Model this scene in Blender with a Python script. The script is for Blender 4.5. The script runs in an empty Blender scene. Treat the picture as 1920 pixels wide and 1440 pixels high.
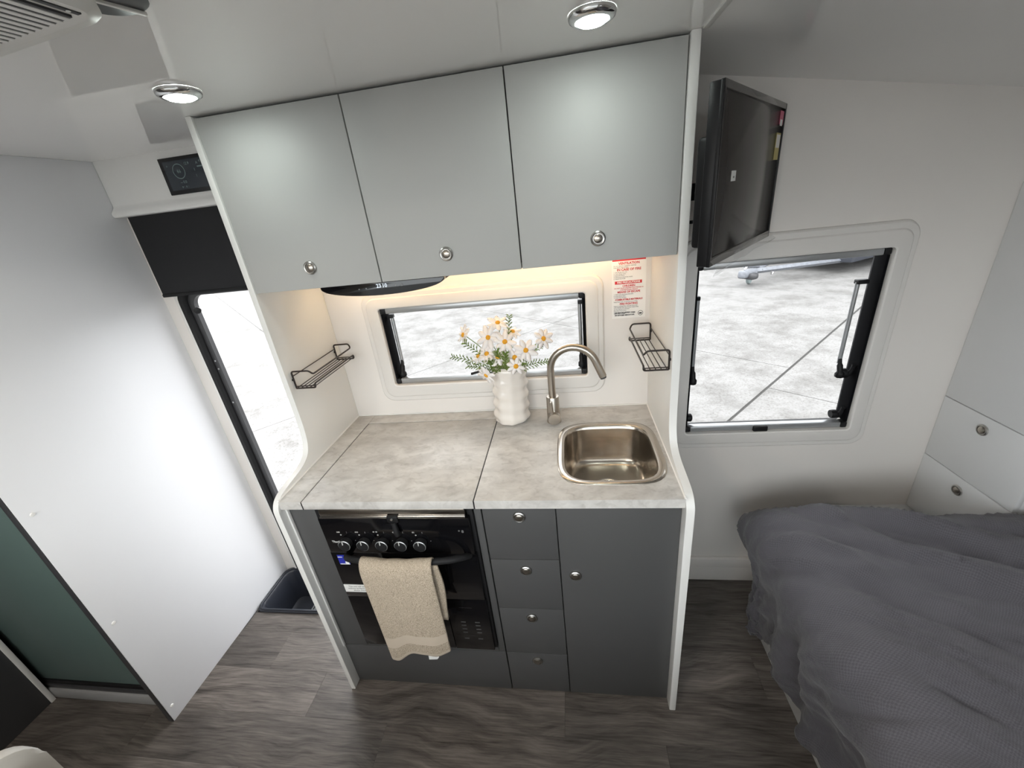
import bpy, bmesh, math, random
from mathutils import Matrix, Vector, Euler
random.seed(7)
PI = math.pi
S = bpy.context.scene
COL = S.collection

# ------------------------------------------------------------------ camera
cam_d = bpy.data.cameras.new('camera')
cam = bpy.data.objects.new('camera', cam_d)
COL.objects.link(cam)
cam.location = (0.8839, -0.8574, 1.6277)
cam.rotation_euler = (1.1535, 0.1073, 0.1155)
cam_d.sensor_width = 36.0
cam_d.lens = 753.9654 / 1920 * 36.0
cam_d.clip_start = 0.01
S.camera = cam

# ------------------------------------------------------------------ world and exposure
W_ = bpy.data.worlds.new('overcast_sky')
S.world = W_
W_.use_nodes = True
bg = W_.node_tree.nodes['Background']
bg.inputs[0].default_value = (0.965, 0.98, 1.0, 1)
bg.inputs[1].default_value = 3.1
S.view_settings.view_transform = 'Standard'
S.view_settings.look = 'None'
S.view_settings.exposure = 0.90
S.view_settings.gamma = 1.0
S.view_settings.use_curve_mapping = False
S.cycles.max_bounces = 9
S.cycles.glossy_bounces = 4
S.cycles.transparent_max_bounces = 8
S.cycles.adaptive_threshold = 0.02
DOWNLIGHT = 42.0
STRIP = 12.5

# ------------------------------------------------------------------ materials
def new_mat(name):
    m = bpy.data.materials.new(name)
    m.use_nodes = True
    return m, m.node_tree.nodes, m.node_tree.links, m.node_tree.nodes['Principled BSDF']

def pm(name, col, rough=0.5, metal=0.0, spec=0.5, bump=0.0, bscale=200.0, var=0.0, vscale=6.0, coat=0.0, emit=None, es=0.0):
    m, N, L, b = new_mat(name)
    b.inputs['Base Color'].default_value = (*col, 1)
    b.inputs['Roughness'].default_value = rough
    b.inputs['Metallic'].default_value = metal
    b.inputs['Specular IOR Level'].default_value = spec
    b.inputs['Coat Weight'].default_value = coat
    if emit:
        b.inputs['Emission Color'].default_value = (*emit, 1)
        b.inputs['Emission Strength'].default_value = es
    if bump or var:
        tc = N.new('ShaderNodeTexCoord')
    if bump:
        n = N.new('ShaderNodeTexNoise'); n.inputs['Scale'].default_value = bscale; n.inputs['Detail'].default_value = 3
        bp = N.new('ShaderNodeBump'); bp.inputs['Strength'].default_value = bump; bp.inputs['Distance'].default_value = 0.002
        L.new(tc.outputs['Object'], n.inputs['Vector']); L.new(n.outputs['Fac'], bp.inputs['Height']); L.new(bp.outputs['Normal'], b.inputs['Normal'])
    if var:
        n2 = N.new('ShaderNodeTexNoise'); n2.inputs['Scale'].default_value = vscale; n2.inputs['Detail'].default_value = 5
        r = N.new('ShaderNodeValToRGB')
        r.color_ramp.elements[0].position = 0.3; r.color_ramp.elements[1].position = 0.7
        r.color_ramp.elements[0].color = (*[c * (1 - var) for c in col], 1)
        r.color_ramp.elements[1].color = (*[min(1, c * (1 + var)) for c in col], 1)
        L.new(tc.outputs['Object'], n2.inputs['Vector']); L.new(n2.outputs['Fac'], r.inputs['Fac']); L.new(r.outputs['Color'], b.inputs['Base Color'])
    return m

M = {}
M['wall'] = pm('wall_white_laminate', (0.73, 0.695, 0.66), 0.42, bump=0.02, bscale=300)
M['ceil'] = pm('ceiling_gloss_white', (0.92, 0.91, 0.895), 0.03, spec=0.5)
M['partition'] = pm('partition_white', (0.81, 0.815, 0.835), 0.4, bump=0.015, bscale=260)
M['panel'] = pm('white_edge_panel', (0.78, 0.775, 0.755), 0.4)
M['overhead'] = pm('pale_grey_door', (0.450, 0.454, 0.442), 0.55, bump=0.01, bscale=400)
M['robe'] = pm('robe_white', (0.74, 0.745, 0.75), 0.4)
M['dark_door'] = pm('charcoal_grey_door', (0.074, 0.074, 0.075), 0.42, bump=0.01, bscale=400)
M['dark_cab'] = pm('charcoal_cabinet', (0.055, 0.055, 0.058), 0.5)
M['shadow_gap'] = pm('carcass_dark', (0.10, 0.10, 0.10), 0.7)
M['black'] = pm('black_plastic', (0.010, 0.010, 0.011), 0.5, spec=0.25)
M['rail_black'] = pm('matt_black_rail', (0.004, 0.004, 0.005), 0.85, spec=0.08)
M['black_gloss'] = pm('black_glass', (0.004, 0.004, 0.005), 0.08)
M['black_sat'] = pm('black_fabric_blind', (0.010, 0.010, 0.012), 0.8)
M['wire'] = pm('bronze_black_wire', (0.018, 0.012, 0.010), 0.35)
M['chrome'] = pm('chrome', (0.72, 0.72, 0.72), 0.12, metal=1.0)
M['nickel'] = pm('brushed_nickel', (0.46, 0.42, 0.37), 0.28, metal=1.0)
M['alu'] = pm('grey_aluminium', (0.42, 0.43, 0.44), 0.35, metal=0.6)
M['greyframe'] = pm('dark_grey_frame', (0.045, 0.045, 0.048), 0.4)
M['rubber'] = pm('black_rubber', (0.018, 0.019, 0.021), 0.55)
M['tray'] = pm('step_tray_plastic', (0.020, 0.023, 0.032), 0.38, bump=0.1, bscale=500)
M['white_plastic'] = pm('white_plastic', (0.80, 0.785, 0.755), 0.35)
M['ceramic'] = pm('cream_ceramic', (0.74, 0.69, 0.64), 0.12, coat=0.5)
M['petal'] = pm('white_petal', (0.86, 0.82, 0.80), 0.6)
M['disc'] = pm('flower_disc', (0.75, 0.36, 0.02), 0.7, bump=0.8, bscale=500)
M['stem'] = pm('green_stem', (0.13, 0.20, 0.03), 0.6, var=0.3, vscale=30)
M['ac'] = pm('ac_white', (0.70, 0.69, 0.66), 0.4)
M['ac_dark'] = pm('ac_slot_dark', (0.03, 0.03, 0.032), 0.6)
M['red'] = pm('red_print', (0.55, 0.015, 0.02), 0.5)
M['black_print'] = pm('black_print', (0.02, 0.02, 0.02), 0.5)
M['white_print'] = pm('white_print', (0.80, 0.80, 0.78), 0.5)
M['grey_print'] = pm('grey_print', (0.22, 0.22, 0.22), 0.5)
M['paper'] = pm('sticker_paper', (0.82, 0.80, 0.77), 0.45)
M['blue_print'] = pm('blue_print', (0.02, 0.03, 0.35), 0.4)
M['pink'] = pm('pink_print', (0.55, 0.10, 0.18), 0.5)
M['yellow'] = pm('yellow_print', (0.50, 0.42, 0.14), 0.5)
M['screen'] = pm('tv_screen', (0.030, 0.026, 0.024), 0.14, spec=0.16)
M['tv_black'] = pm('tv_cabinet_black', (0.010, 0.010, 0.011), 0.4, spec=0.18)
M['knob_black'] = pm('cooker_knob_black', (0.016, 0.016, 0.017), 0.5, spec=0.15)
M['dim_print'] = pm('dim_print', (0.07, 0.07, 0.07), 0.5)
M['soft_chrome'] = pm('satin_chrome', (0.50, 0.49, 0.47), 0.30, metal=1.0)
M['surround'] = pm('window_surround_plastic', (0.69, 0.665, 0.635), 0.4)
M['sill'] = pm('shower_sill_grey', (0.30, 0.30, 0.30), 0.45)
M['lcd'] = pm('control_screen', (0.012, 0.014, 0.018), 0.12, emit=(0.35, 0.45, 0.55), es=0.012)
M['lcd_ink'] = pm('control_screen_ink', (0.05, 0.06, 0.06), 0.3, emit=(0.45, 0.65, 0.60), es=0.055)
M['digit'] = pm('lit_digits', (0.1, 0.1, 0.1), 0.3, emit=(0.8, 0.9, 1.0), es=0.55)
M['film'] = pm('clear_film_edge', (0.10, 0.095, 0.09), 0.12)
M['frost'] = pm('frosted_teal_glass', (0.115, 0.165, 0.155), 0.36)
M['cushion'] = pm('grey_cushion', (0.10, 0.105, 0.11), 0.85, bump=0.3, bscale=500)
M['seat_shell'] = pm('seat_white', (0.52, 0.50, 0.46), 0.45)
M['mattress'] = pm('mattress_white', (0.65, 0.65, 0.66), 0.8)
M['galv'] = pm('galvanised_steel', (0.17, 0.18, 0.20), 0.5, metal=0.0, var=0.2, vscale=20)
M['trailer_body'] = pm('trailer_dark', (0.03, 0.034, 0.045), 0.5)
M['tyre'] = pm('tyre_rubber', (0.015, 0.016, 0.02), 0.8)
M['wheel_grey'] = pm('jockey_tyre', (0.20, 0.24, 0.24), 0.6)
M['lens'] = pm('lamp_lens', (0.8, 0.8, 0.8), 0.4, emit=(0.90, 1.0, 0.94), es=DOWNLIGHT)
M['lens_fill'] = pm('fill_lamp_lens', (0.8, 0.8, 0.8), 0.4, emit=(1.0, 0.90, 0.78), es=DOWNLIGHT * 11)  # lens of the fill lamps added behind the camera
M['lens_bed_fill'] = pm('bed_fill_lamp_lens', (0.8, 0.8, 0.8), 0.4, emit=(1.0, 0.66, 0.42), es=DOWNLIGHT * 24)  # lens of the warm fill lamp added over the bed
M['ledstrip'] = pm('led_strip', (0.8, 0.7, 0.5), 0.4, emit=(1.0, 0.70, 0.38), es=STRIP)

def mat_glass(name='window_pane_clear', tint=(0.93, 0.95, 0.95)):
    m, N, L, b = new_mat(name)
    tr = N.new('ShaderNodeBsdfTransparent'); tr.inputs[0].default_value = (*tint, 1)
    gl = N.new('ShaderNodeBsdfGlossy'); gl.inputs['Roughness'].default_value = 0.02
    fr = N.new('ShaderNodeFresnel'); fr.inputs['IOR'].default_value = 1.25
    mx = N.new('ShaderNodeMixShader')
    L.new(fr.outputs[0], mx.inputs[0]); L.new(tr.outputs[0], mx.inputs[1]); L.new(gl.outputs[0], mx.inputs[2])
    L.new(mx.outputs[0], N['Material Output'].inputs['Surface'])
    return m
M['glass'] = mat_glass()
M['tinted'] = mat_glass('window_pane_grey_acrylic', (0.895, 0.90, 0.90))

def mat_film():
    m, N, L, b = new_mat('loose_clear_film')
    tr = N.new('ShaderNodeBsdfTransparent'); tr.inputs[0].default_value = (0.9, 0.9, 0.9, 1)
    gl = N.new('ShaderNodeBsdfGlossy'); gl.inputs['Roughness'].default_value = 0.12
    mx = N.new('ShaderNodeMixShader'); mx.inputs[0].default_value = 0.22
    L.new(tr.outputs[0], mx.inputs[1]); L.new(gl.outputs[0], mx.inputs[2])
    L.new(mx.outputs[0], N['Material Output'].inputs['Surface'])
    return m
M['clearfilm'] = mat_film()

def mat_wood():
    m, N, L, b = new_mat('grey_oak_vinyl')
    tc = N.new('ShaderNodeTexCoord'); oi = N.new('ShaderNodeObjectInfo')
    mp = N.new('ShaderNodeMapping'); mp.inputs['Scale'].default_value = (1.0, 1.0, 1.0)
    comb = N.new('ShaderNodeCombineXYZ')
    mul = N.new('ShaderNodeMath'); mul.operation = 'MULTIPLY'; mul.inputs[1].default_value = 37.0
    L.new(oi.outputs['Random'], mul.inputs[0]); L.new(mul.outputs[0], comb.inputs[0]); L.new(mul.outputs[0], comb.inputs[1])
    L.new(comb.outputs[0], mp.inputs['Location']); L.new(tc.outputs['Object'], mp.inputs['Vector'])
    # warp
    n0 = N.new('ShaderNodeTexNoise'); n0.inputs['Scale'].default_value = 3.2; n0.inputs['Detail'].default_value = 1.5
    L.new(mp.outputs[0], n0.inputs['Vector'])
    sc = N.new('ShaderNodeVectorMath'); sc.operation = 'MULTIPLY'; sc.inputs[1].default_value = (0.0, 0.16, 0.0)
    L.new(n0.outputs['Color'], sc.inputs[0])
    ad = N.new('ShaderNodeVectorMath'); ad.operation = 'ADD'
    L.new(mp.outputs[0], ad.inputs[0]); L.new(sc.outputs[0], ad.inputs[1])
    st = N.new('ShaderNodeVectorMath'); st.operation = 'MULTIPLY'; st.inputs[1].default_value = (2.4, 30.0, 1.0)
    L.new(ad.outputs[0], st.inputs[0])
    na = N.new('ShaderNodeTexNoise'); na.inputs['Scale'].default_value = 1.0; na.inputs['Detail'].default_value = 8; na.inputs['Roughness'].default_value = 0.72
    L.new(st.outputs[0], na.inputs['Vector'])
    st2 = N.new('ShaderNodeVectorMath'); st2.operation = 'MULTIPLY'; st2.inputs[1].default_value = (9.0, 190.0, 1.0)
    L.new(mp.outputs[0], st2.inputs[0])
    nb = N.new('ShaderNodeTexNoise'); nb.inputs['Scale'].default_value = 1.0; nb.inputs['Detail'].default_value = 4
    L.new(st2.outputs[0], nb.inputs['Vector'])
    n1 = N.new('ShaderNodeMix'); n1.data_type = 'FLOAT'; n1.inputs[0].default_value = 0.32
    L.new(na.outputs['Fac'], n1.inputs[2]); L.new(nb.outputs['Fac'], n1.inputs[3])
    n2 = N.new('ShaderNodeTexNoise'); n2.inputs['Scale'].default_value = 3.0; n2.inputs['Detail'].default_value = 3
    L.new(mp.outputs[0], n2.inputs['Vector'])
    r = N.new('ShaderNodeValToRGB')
    r.color_ramp.elements[0].position = 0.36; r.color_ramp.elements[0].color = (0.044, 0.0375, 0.033, 1)
    r.color_ramp.elements[1].position = 0.64; r.color_ramp.elements[1].color = (0.222, 0.197, 0.181, 1)
    L.new(n1.outputs[0], r.inputs['Fac'])
    r2 = N.new('ShaderNodeValToRGB')
    r2.color_ramp.elements[0].position = 0.3; r2.color_ramp.elements[0].color = (0.62, 0.61, 0.60, 1)
    r2.color_ramp.elements[1].position = 0.75; r2.color_ramp.elements[1].color = (1.15, 1.13, 1.10, 1)
    L.new(n2.outputs['Fac'], r2.inputs['Fac'])
    mx = N.new('ShaderNodeMix'); mx.data_type = 'RGBA'; mx.blend_type = 'MULTIPLY'; mx.inputs[0].default_value = 1.0
    L.new(r.outputs[0], mx.inputs[6]); L.new(r2.outputs[0], mx.inputs[7])
    vr = N.new('ShaderNodeMapRange'); vr.inputs[3].default_value = 0.78; vr.inputs[4].default_value = 1.22
    L.new(oi.outputs['Random'], vr.inputs[0])
    hv = N.new('ShaderNodeHueSaturation'); L.new(vr.outputs[0], hv.inputs['Value']); L.new(mx.outputs[2], hv.inputs['Color'])
    L.new(hv.outputs[0], b.inputs['Base Color'])
    b.inputs['Roughness'].default_value = 0.38
    bp = N.new('ShaderNodeBump'); bp.inputs['Strength'].default_value = 0.25; bp.inputs['Distance'].default_value = 0.001
    L.new(n1.outputs[0], bp.inputs['Height']); L.new(bp.outputs[0], b.inputs['Normal'])
    return m
M['wood'] = mat_wood()

def mat_bench():
    m, N, L, b = new_mat('pale_concrete_laminate')
    tc = N.new('ShaderNodeTexCoord')
    n1 = N.new('ShaderNodeTexNoise'); n1.inputs['Scale'].default_value = 11; n1.inputs['Detail'].default_value = 9; n1.inputs['Roughness'].default_value = 0.62; n1.inputs['Distortion'].default_value = 0.6
    n2 = N.new('ShaderNodeTexNoise'); n2.inputs['Scale'].default_value = 34; n2.inputs['Detail'].default_value = 5; n2.inputs['Distortion'].default_value = 1.0
    mp = N.new('ShaderNodeMapping'); mp.inputs['Scale'].default_value = (1, 1.6, 1)
    L.new(tc.outputs['Object'], mp.inputs[0]); L.new(mp.outputs[0], n1.inputs['Vector']); L.new(mp.outputs[0], n2.inputs['Vector'])
    r = N.new('ShaderNodeValToRGB')
    r.color_ramp.elements[0].position = 0.32; r.color_ramp.elements[0].color = (0.45, 0.432, 0.412, 1)
    r.color_ramp.elements[1].position = 0.62; r.color_ramp.elements[1].color = (0.62, 0.603, 0.578, 1)
    r2 = N.new('ShaderNodeValToRGB')
    r2.color_ramp.elements[0].position = 0.30; r2.color_ramp.elements[0].color = (0.80, 0.79, 0.78, 1)
    r2.color_ramp.elements[1].position = 0.48; r2.color_ramp.elements[1].color = (1, 1, 1, 1)
    L.new(n1.outputs['Fac'], r.inputs[0]); L.new(n2.outputs['Fac'], r2.inputs[0])
    mx = N.new('ShaderNodeMix'); mx.data_type = 'RGBA'; mx.blend_type = 'MULTIPLY'; mx.inputs[0].default_value = 0.8
    L.new(r.outputs[0], mx.inputs[6]); L.new(r2.outputs[0], mx.inputs[7]); L.new(mx.outputs[2], b.inputs['Base Color'])
    b.inputs['Roughness'].default_value = 0.4
    return m
M['bench'] = mat_bench()

def mat_steel():
    m, N, L, b = new_mat('brushed_stainless_steel')
    b.inputs['Base Color'].default_value = (0.52, 0.475, 0.42, 1); b.inputs['Metallic'].default_value = 1.0
    tc = N.new('ShaderNodeTexCoord'); mp = N.new('ShaderNodeMapping'); mp.inputs['Scale'].default_value = (4, 260, 260)
    n = N.new('ShaderNodeTexNoise'); n.inputs['Scale'].default_value = 1.0; n.inputs['Detail'].default_value = 2
    L.new(tc.outputs['Object'], mp.inputs[0]); L.new(mp.outputs[0], n.inputs['Vector'])
    mr = N.new('ShaderNodeMapRange'); mr.inputs[3].default_value = 0.16; mr.inputs[4].default_value = 0.30
    L.new(n.outputs['Fac'], mr.inputs[0]); L.new(mr.outputs[0], b.inputs['Roughness'])
    return m
M['steel'] = mat_steel()

def mat_towel():
    m, N, L, b = new_mat('beige_terry')
    tc = N.new('ShaderNodeTexCoord')
    mp = N.new('ShaderNodeMapping'); mp.inputs['Scale'].default_value = (620, 620, 260)
    n = N.new('ShaderNodeTexNoise'); n.inputs['Scale'].default_value = 1.0; n.inputs['Detail'].default_value = 3
    L.new(tc.outputs['Object'], mp.inputs[0]); L.new(mp.outputs[0], n.inputs['Vector'])
    r = N.new('ShaderNodeValToRGB')
    r.color_ramp.elements[0].position = 0.3; r.color_ramp.elements[0].color = (0.27, 0.215, 0.155, 1)
    r.color_ramp.elements[1].position = 0.65; r.color_ramp.elements[1].color = (0.60, 0.505, 0.395, 1)
    L.new(n.outputs['Fac'], r.inputs[0]); L.new(r.outputs[0], b.inputs['Base Color'])
    bp = N.new('ShaderNodeBump'); bp.inputs['Strength'].default_value = 0.9; bp.inputs['Distance'].default_value = 0.003
    L.new(n.outputs['Fac'], bp.inputs['Height']); L.new(bp.outputs[0], b.inputs['Normal'])
    b.inputs['Roughness'].default_value = 0.95
    return m
M['towel'] = mat_towel()
M['towel_band'] = pm('beige_woven_band', (0.52, 0.44, 0.35), 0.85, bump=0.3, bscale=600)

def mat_duvet():
    m, N, L, b = new_mat('grey_waffle_cotton')
    tc = N.new('ShaderNodeTexCoord')
    mp = N.new('ShaderNodeMapping'); mp.inputs['Scale'].default_value = (520, 520, 520)
    w = N.new('ShaderNodeTexChecker'); w.inputs['Scale'].default_value = 0.62
    L.new(tc.outputs['UV'], mp.inputs[0]); L.new(mp.outputs[0], w.inputs['Vector'])
    w.inputs['Color1'].default_value = (0.082, 0.078, 0.090, 1); w.inputs['Color2'].default_value = (0.106, 0.101, 0.116, 1)
    n = N.new('ShaderNodeTexNoise'); n.inputs['Scale'].default_value = 700; n.inputs['Detail'].default_value = 2
    L.new(tc.outputs['Object'], n.inputs['Vector'])
    mx = N.new('ShaderNodeMix'); mx.data_type = 'RGBA'; mx.blend_type = 'OVERLAY'; mx.inputs[0].default_value = 0.35
    L.new(w.outputs['Color'], mx.inputs[6]); L.new(n.outputs['Fac'], mx.inputs[7])
    L.new(mx.outputs[2], b.inputs['Base Color'])
    n3 = N.new('ShaderNodeTexNoise'); n3.inputs['Scale'].default_value = 16; n3.inputs['Detail'].default_value = 4
    L.new(tc.outputs['Object'], n3.inputs['Vector'])
    bp = N.new('ShaderNodeBump'); bp.inputs['Strength'].default_value = 0.55; bp.inputs['Distance'].default_value = 0.015
    L.new(n3.outputs['Fac'], bp.inputs['Height'])
    bp2 = N.new('ShaderNodeBump'); bp2.inputs['Strength'].default_value = 0.4; bp2.inputs['Distance'].default_value = 0.001
    L.new(w.outputs['Fac'], bp2.inputs['Height']); L.new(bp.outputs[0], bp2.inputs['Normal']); L.new(bp2.outputs[0], b.inputs['Normal'])
    b.inputs['Roughness'].default_value = 0.9
    b.inputs['Sheen Weight'].default_value = 0.15
    return m
M['duvet'] = mat_duvet()

def mat_ground():
    m, N, L, b = new_mat('pale_concrete_ground')
    tc = N.new('ShaderNodeTexCoord')
    n1 = N.new('ShaderNodeTexNoise'); n1.inputs['Scale'].default_value = 2.2; n1.inputs['Detail'].default_value = 10; n1.inputs['Roughness'].default_value = 0.75
    n2 = N.new('ShaderNodeTexNoise'); n2.inputs['Scale'].default_value = 42; n2.inputs['Detail'].default_value = 6; n2.inputs['Roughness'].default_value = 0.7
    L.new(tc.outputs['Object'], n1.inputs['Vector']); L.new(tc.outputs['Object'], n2.inputs['Vector'])
    r = N.new('ShaderNodeValToRGB')
    r.color_ramp.elements[0].position = 0.36; r.color_ramp.elements[0].color = (0.128, 0.124, 0.118, 1)
    r.color_ramp.elements[1].position = 0.56; r.color_ramp.elements[1].color = (0.208, 0.204, 0.199, 1)
    r2 = N.new('ShaderNodeValToRGB')
    r2.color_ramp.elements[0].position = 0.36; r2.color_ramp.elements[0].color = (0.62, 0.60, 0.57, 1)
    r2.color_ramp.elements[1].position = 0.50; r2.color_ramp.elements[1].color = (1, 1, 1, 1)
    L.new(n1.outputs['Fac'], r.inputs[0]); L.new(n2.outputs['Fac'], r2.inputs[0])
    mx = N.new('ShaderNodeMix'); mx.data_type = 'RGBA'; mx.blend_type = 'MULTIPLY'; mx.inputs[0].default_value = 0.8
    L.new(r.outputs[0], mx.inputs[6]); L.new(r2.outputs[0], mx.inputs[7]); L.new(mx.outputs[2], b.inputs['Base Color'])
    b.inputs['Roughness'].default_value = 0.9
    return m
M['ground'] = mat_ground()
M['ground_dark'] = pm('joint_dirt', (0.055, 0.053, 0.05), 0.95)

# ------------------------------------------------------------------ helpers
def empty(name, loc=(0, 0, 0)):
    o = bpy.data.objects.new(name, None)
    o.empty_display_size = 0.05
    COL.objects.link(o); o.location = loc
    return o

def tag(o, label=None, cat=None, group=None, kind=None):
    if label: o['label'] = label
    if cat: o['category'] = cat
    if group: o['group'] = group
    if kind: o['kind'] = kind
    return o

def thing(name, label, cat, loc=(0, 0, 0), group=None):
    return tag(empty(name, loc), label, cat, group)

def struct(o):
    o['kind'] = 'structure'; return o

def attach(o, parent):
    """geometry is in world coordinates: parenting must not move it"""
    if parent is not None:
        o.parent = parent
        if parent.type == 'EMPTY':
            o.matrix_parent_inverse = Matrix.Translation(-Vector(parent.location))

def mesh_obj(name, bm, mat, parent=None, smooth=None, label=None):
    bmesh.ops.recalc_face_normals(bm, faces=bm.faces[:])
    me = bpy.data.meshes.new(name)
    bm.to_mesh(me); bm.free()
    if isinstance(mat, (list, tuple)):
        for x in mat: me.materials.append(M[x])
    else:
        me.materials.append(M[mat])
    if smooth is not None:
        me.polygons.foreach_set('use_smooth', [True] * len(me.polygons))
        if smooth > 0:
            try: me.set_sharp_from_angle(angle=math.radians(smooth))
            except Exception: pass
    o = bpy.data.objects.new(name, me)
    COL.objects.link(o)
    attach(o, parent)
    if label: o['label'] = label
    return o

def bm_box(bm, x0, x1, y0, y1, z0, z1, bev=0.0, seg=2, mat=None):
    r = bmesh.ops.create_cube(bm, size=1.0)
    vs = r['verts']
    T = Matrix.Translation(((x0 + x1) / 2, (y0 + y1) / 2, (z0 + z1) / 2)) @ Matrix.Diagonal((x1 - x0, y1 - y0, z1 - z0, 1))
    bmesh.ops.transform(bm, matrix=T, verts=vs)
    if bev:
        es = list({e for v in vs for e in v.link_edges})
        bmesh.ops.bevel(bm, geom=es, offset=bev, segments=seg, affect='EDGES', profile=0.5)
    if mat is not None:
        bmesh.ops.transform(bm, matrix=mat, verts=vs) if not bev else None

def box(name, x0, x1, y0, y1, z0, z1, mat, parent=None, bev=0.002, label=None, mtx=None, seg=2):
    bm = bmesh.new()
    bm_box(bm, x0, x1, y0, y1, z0, z1, bev, seg)
    if mtx is not None: bmesh.ops.transform(bm, matrix=mtx, verts=bm.verts[:])
    return mesh_obj(name, bm, mat, parent, smooth=35 if bev else None, label=label)

def bm_loft(bm, loops, cap0=False, cap1=False, closed=True):
    rows = [[bm.verts.new(p) for p in lp] for lp in loops]
    n = len(rows[0])
    for a, b in zip(rows, rows[1:]):
        for i in range(n if closed else n - 1):
            j = (i + 1) % n
            try: bm.faces.new((a[i], a[j], b[j], b[i]))
            except ValueError: pass
    if cap0: bm.faces.new(rows[0][::-1])
    if cap1: bm.faces.new(rows[-1])
    return rows

def loft(name, loops, mat, parent=None, cap0=False, cap1=False, smooth=40, label=None, closed=True):
    bm = bmesh.new()
    bm_loft(bm, loops, cap0, cap1, closed)
    return mesh_obj(name, bm, mat, parent, smooth, label)

def rrect(cx, cy, hx, hy, r, n=6):
    pts = []
    r = min(r, hx, hy)
    for k, (sx, sy) in enumerate(((1, 1), (-1, 1), (-1, -1), (1, -1))):
        for i in range(n + 1):
            a = PI / 2 * k + PI / 2 * i / n
            pts.append((cx + sx * (hx - r) + r * math.cos(a), cy + sy * (hy - r) + r * math.sin(a)))
    return pts

def prism(name, outline, axis, a, b, mat, parent=None, bev=0.0, label=None, smooth=35):
    """outline in the two other axes; axis 'x': (y,z), 'y': (x,z), 'z': (x,y)"""
    def P(u, v, w):
        return (w, u, v) if axis == 'x' else ((u, w, v) if axis == 'y' else (u, v, w))
    bm = bmesh.new()
    f0 = [bm.verts.new(P(u, v, a)) for u, v in outline]
    f1 = [bm.verts.new(P(u, v, b)) for u, v in outline]
    n = len(outline)
    bm.faces.new(f0[::-1]); bm.faces.new(f1)
    side = []
    for i in range(n):
        j = (i + 1) % n
        side.append(bm.faces.new((f0[i], f0[j], f1[j], f1[i])))
    if bev:
        es = [e for e in bm.edges if (e.verts[0] in f0) == (e.verts[1] in f0)]
        bmesh.ops.bevel(bm, geom=es, offset=bev, segments=2, affect='EDGES', profile=0.5)
    return mesh_obj(name, bm, mat, parent, smooth, label)

def bm_tube(bm, pts, r, n=8, cap=True, closed=False):
    pts = [Vector(p) for p in pts]
    rs = r if isinstance(r, (list, tuple)) else [r] * len(pts)
    loops = []
    T0 = (pts[1] - pts[0]).normalized()
    ref = Vector((0, 0, 1)) if abs(T0.z) < 0.9 else Vector((1, 0, 0))
    U = T0.cross(ref).normalized()
    for i, p in enumerate(pts):
        if closed: t = (pts[(i + 1) % len(pts)] - pts[i - 1])
        elif i == 0: t = pts[1] - pts[0]
        elif i == len(pts) - 1: t = pts[-1] - pts[-2]
        else: t = (pts[i + 1] - pts[i]).normalized() + (pts[i] - pts[i - 1]).normalized()
        t.normalize()
        U = (U - t * U.dot(t))
        if U.length < 1e-6: U = t.orthogonal()
        U.normalize()
        V = t.cross(U)
        loops.append([p + (U * math.cos(2 * PI * k / n) + V * math.sin(2 * PI * k / n)) * rs[i] for k in range(n)])
    if closed: loops.append(loops[0])
    bm_loft(bm, loops, cap and not closed, cap and not closed)
    if closed: bmesh.ops.remove_doubles(bm, verts=bm.verts[:], dist=1e-6)

def tube(name, pts, r, mat, parent=None, n=8, closed=False, label=None):
    bm = bmesh.new(); bm_tube(bm, pts, r, n, True, closed)
    return mesh_obj(name, bm, mat, parent, 50, label)

def smooth_path(pts, k=6, closed=False):
    P = [Vector(p) for p in pts]; out = []
    n = len(P)
    rng = range(n if closed else n - 1)
    for i in rng:
        p0 = P[i - 1] if (i > 0 or closed) else P[i]; p1 = P[i]; p2 = P[(i + 1) % n]
        p3 = P[(i + 2) % n] if (i + 2 < n or closed) else p2
        for j in range(k):
            t = j / k
            out.append(0.5 * ((2 * p1) + (p2 - p0) * t + (2 * p0 - 5 * p1 + 4 * p2 - p3) * t * t + (3 * p1 - p0 - 3 * p2 + p3) * t ** 3))
    if not closed: out.append(P[-1])
    return out

def fillet_path(pts, r, k=4):
    P = [Vector(p) for p in pts]; out = [P[0]]
    for a, b, c in zip(P, P[1:], P[2:]):
        d1 = (a - b); d2 = (c - b)
        q = min(r, d1.length * 0.45, d2.length * 0.45)
        s = b + d1.normalized() * q; e = b + d2.normalized() * q
        for j in range(k + 1):
            t = j / k
            out.append(s * (1 - t) ** 2 + b * 2 * t * (1 - t) + e * t * t)
    out.append(P[-1]); return out

def lathe(name, prof, origin, axis, mat, parent=None, n=20, smooth=40, label=None, cap=True):
    """prof list of (radius, distance along axis)"""
    ax = Vector(axis).normalized()
    U = ax.orthogonal().normalized(); V = ax.cross(U); O = Vector(origin)
    loops = [[O + ax * h + (U * math.cos(2 * PI * k / n) + V * math.sin(2 * PI * k / n)) * max(r, 1e-5) for k in range(n)] for r, h in prof]
    bm = bmesh.new(); bm_loft(bm, loops, cap, cap)
    return mesh_obj(name, bm, mat, parent, smooth, label)

def frame_loops(cx, cz, prof, n=6):
    """prof list of (half width, half height, radius, y)"""
    return [[(x, y, z) for x, z in rrect(cx, cz, hx, hz, r, n)] for hx, hz, r, y in prof]

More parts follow.
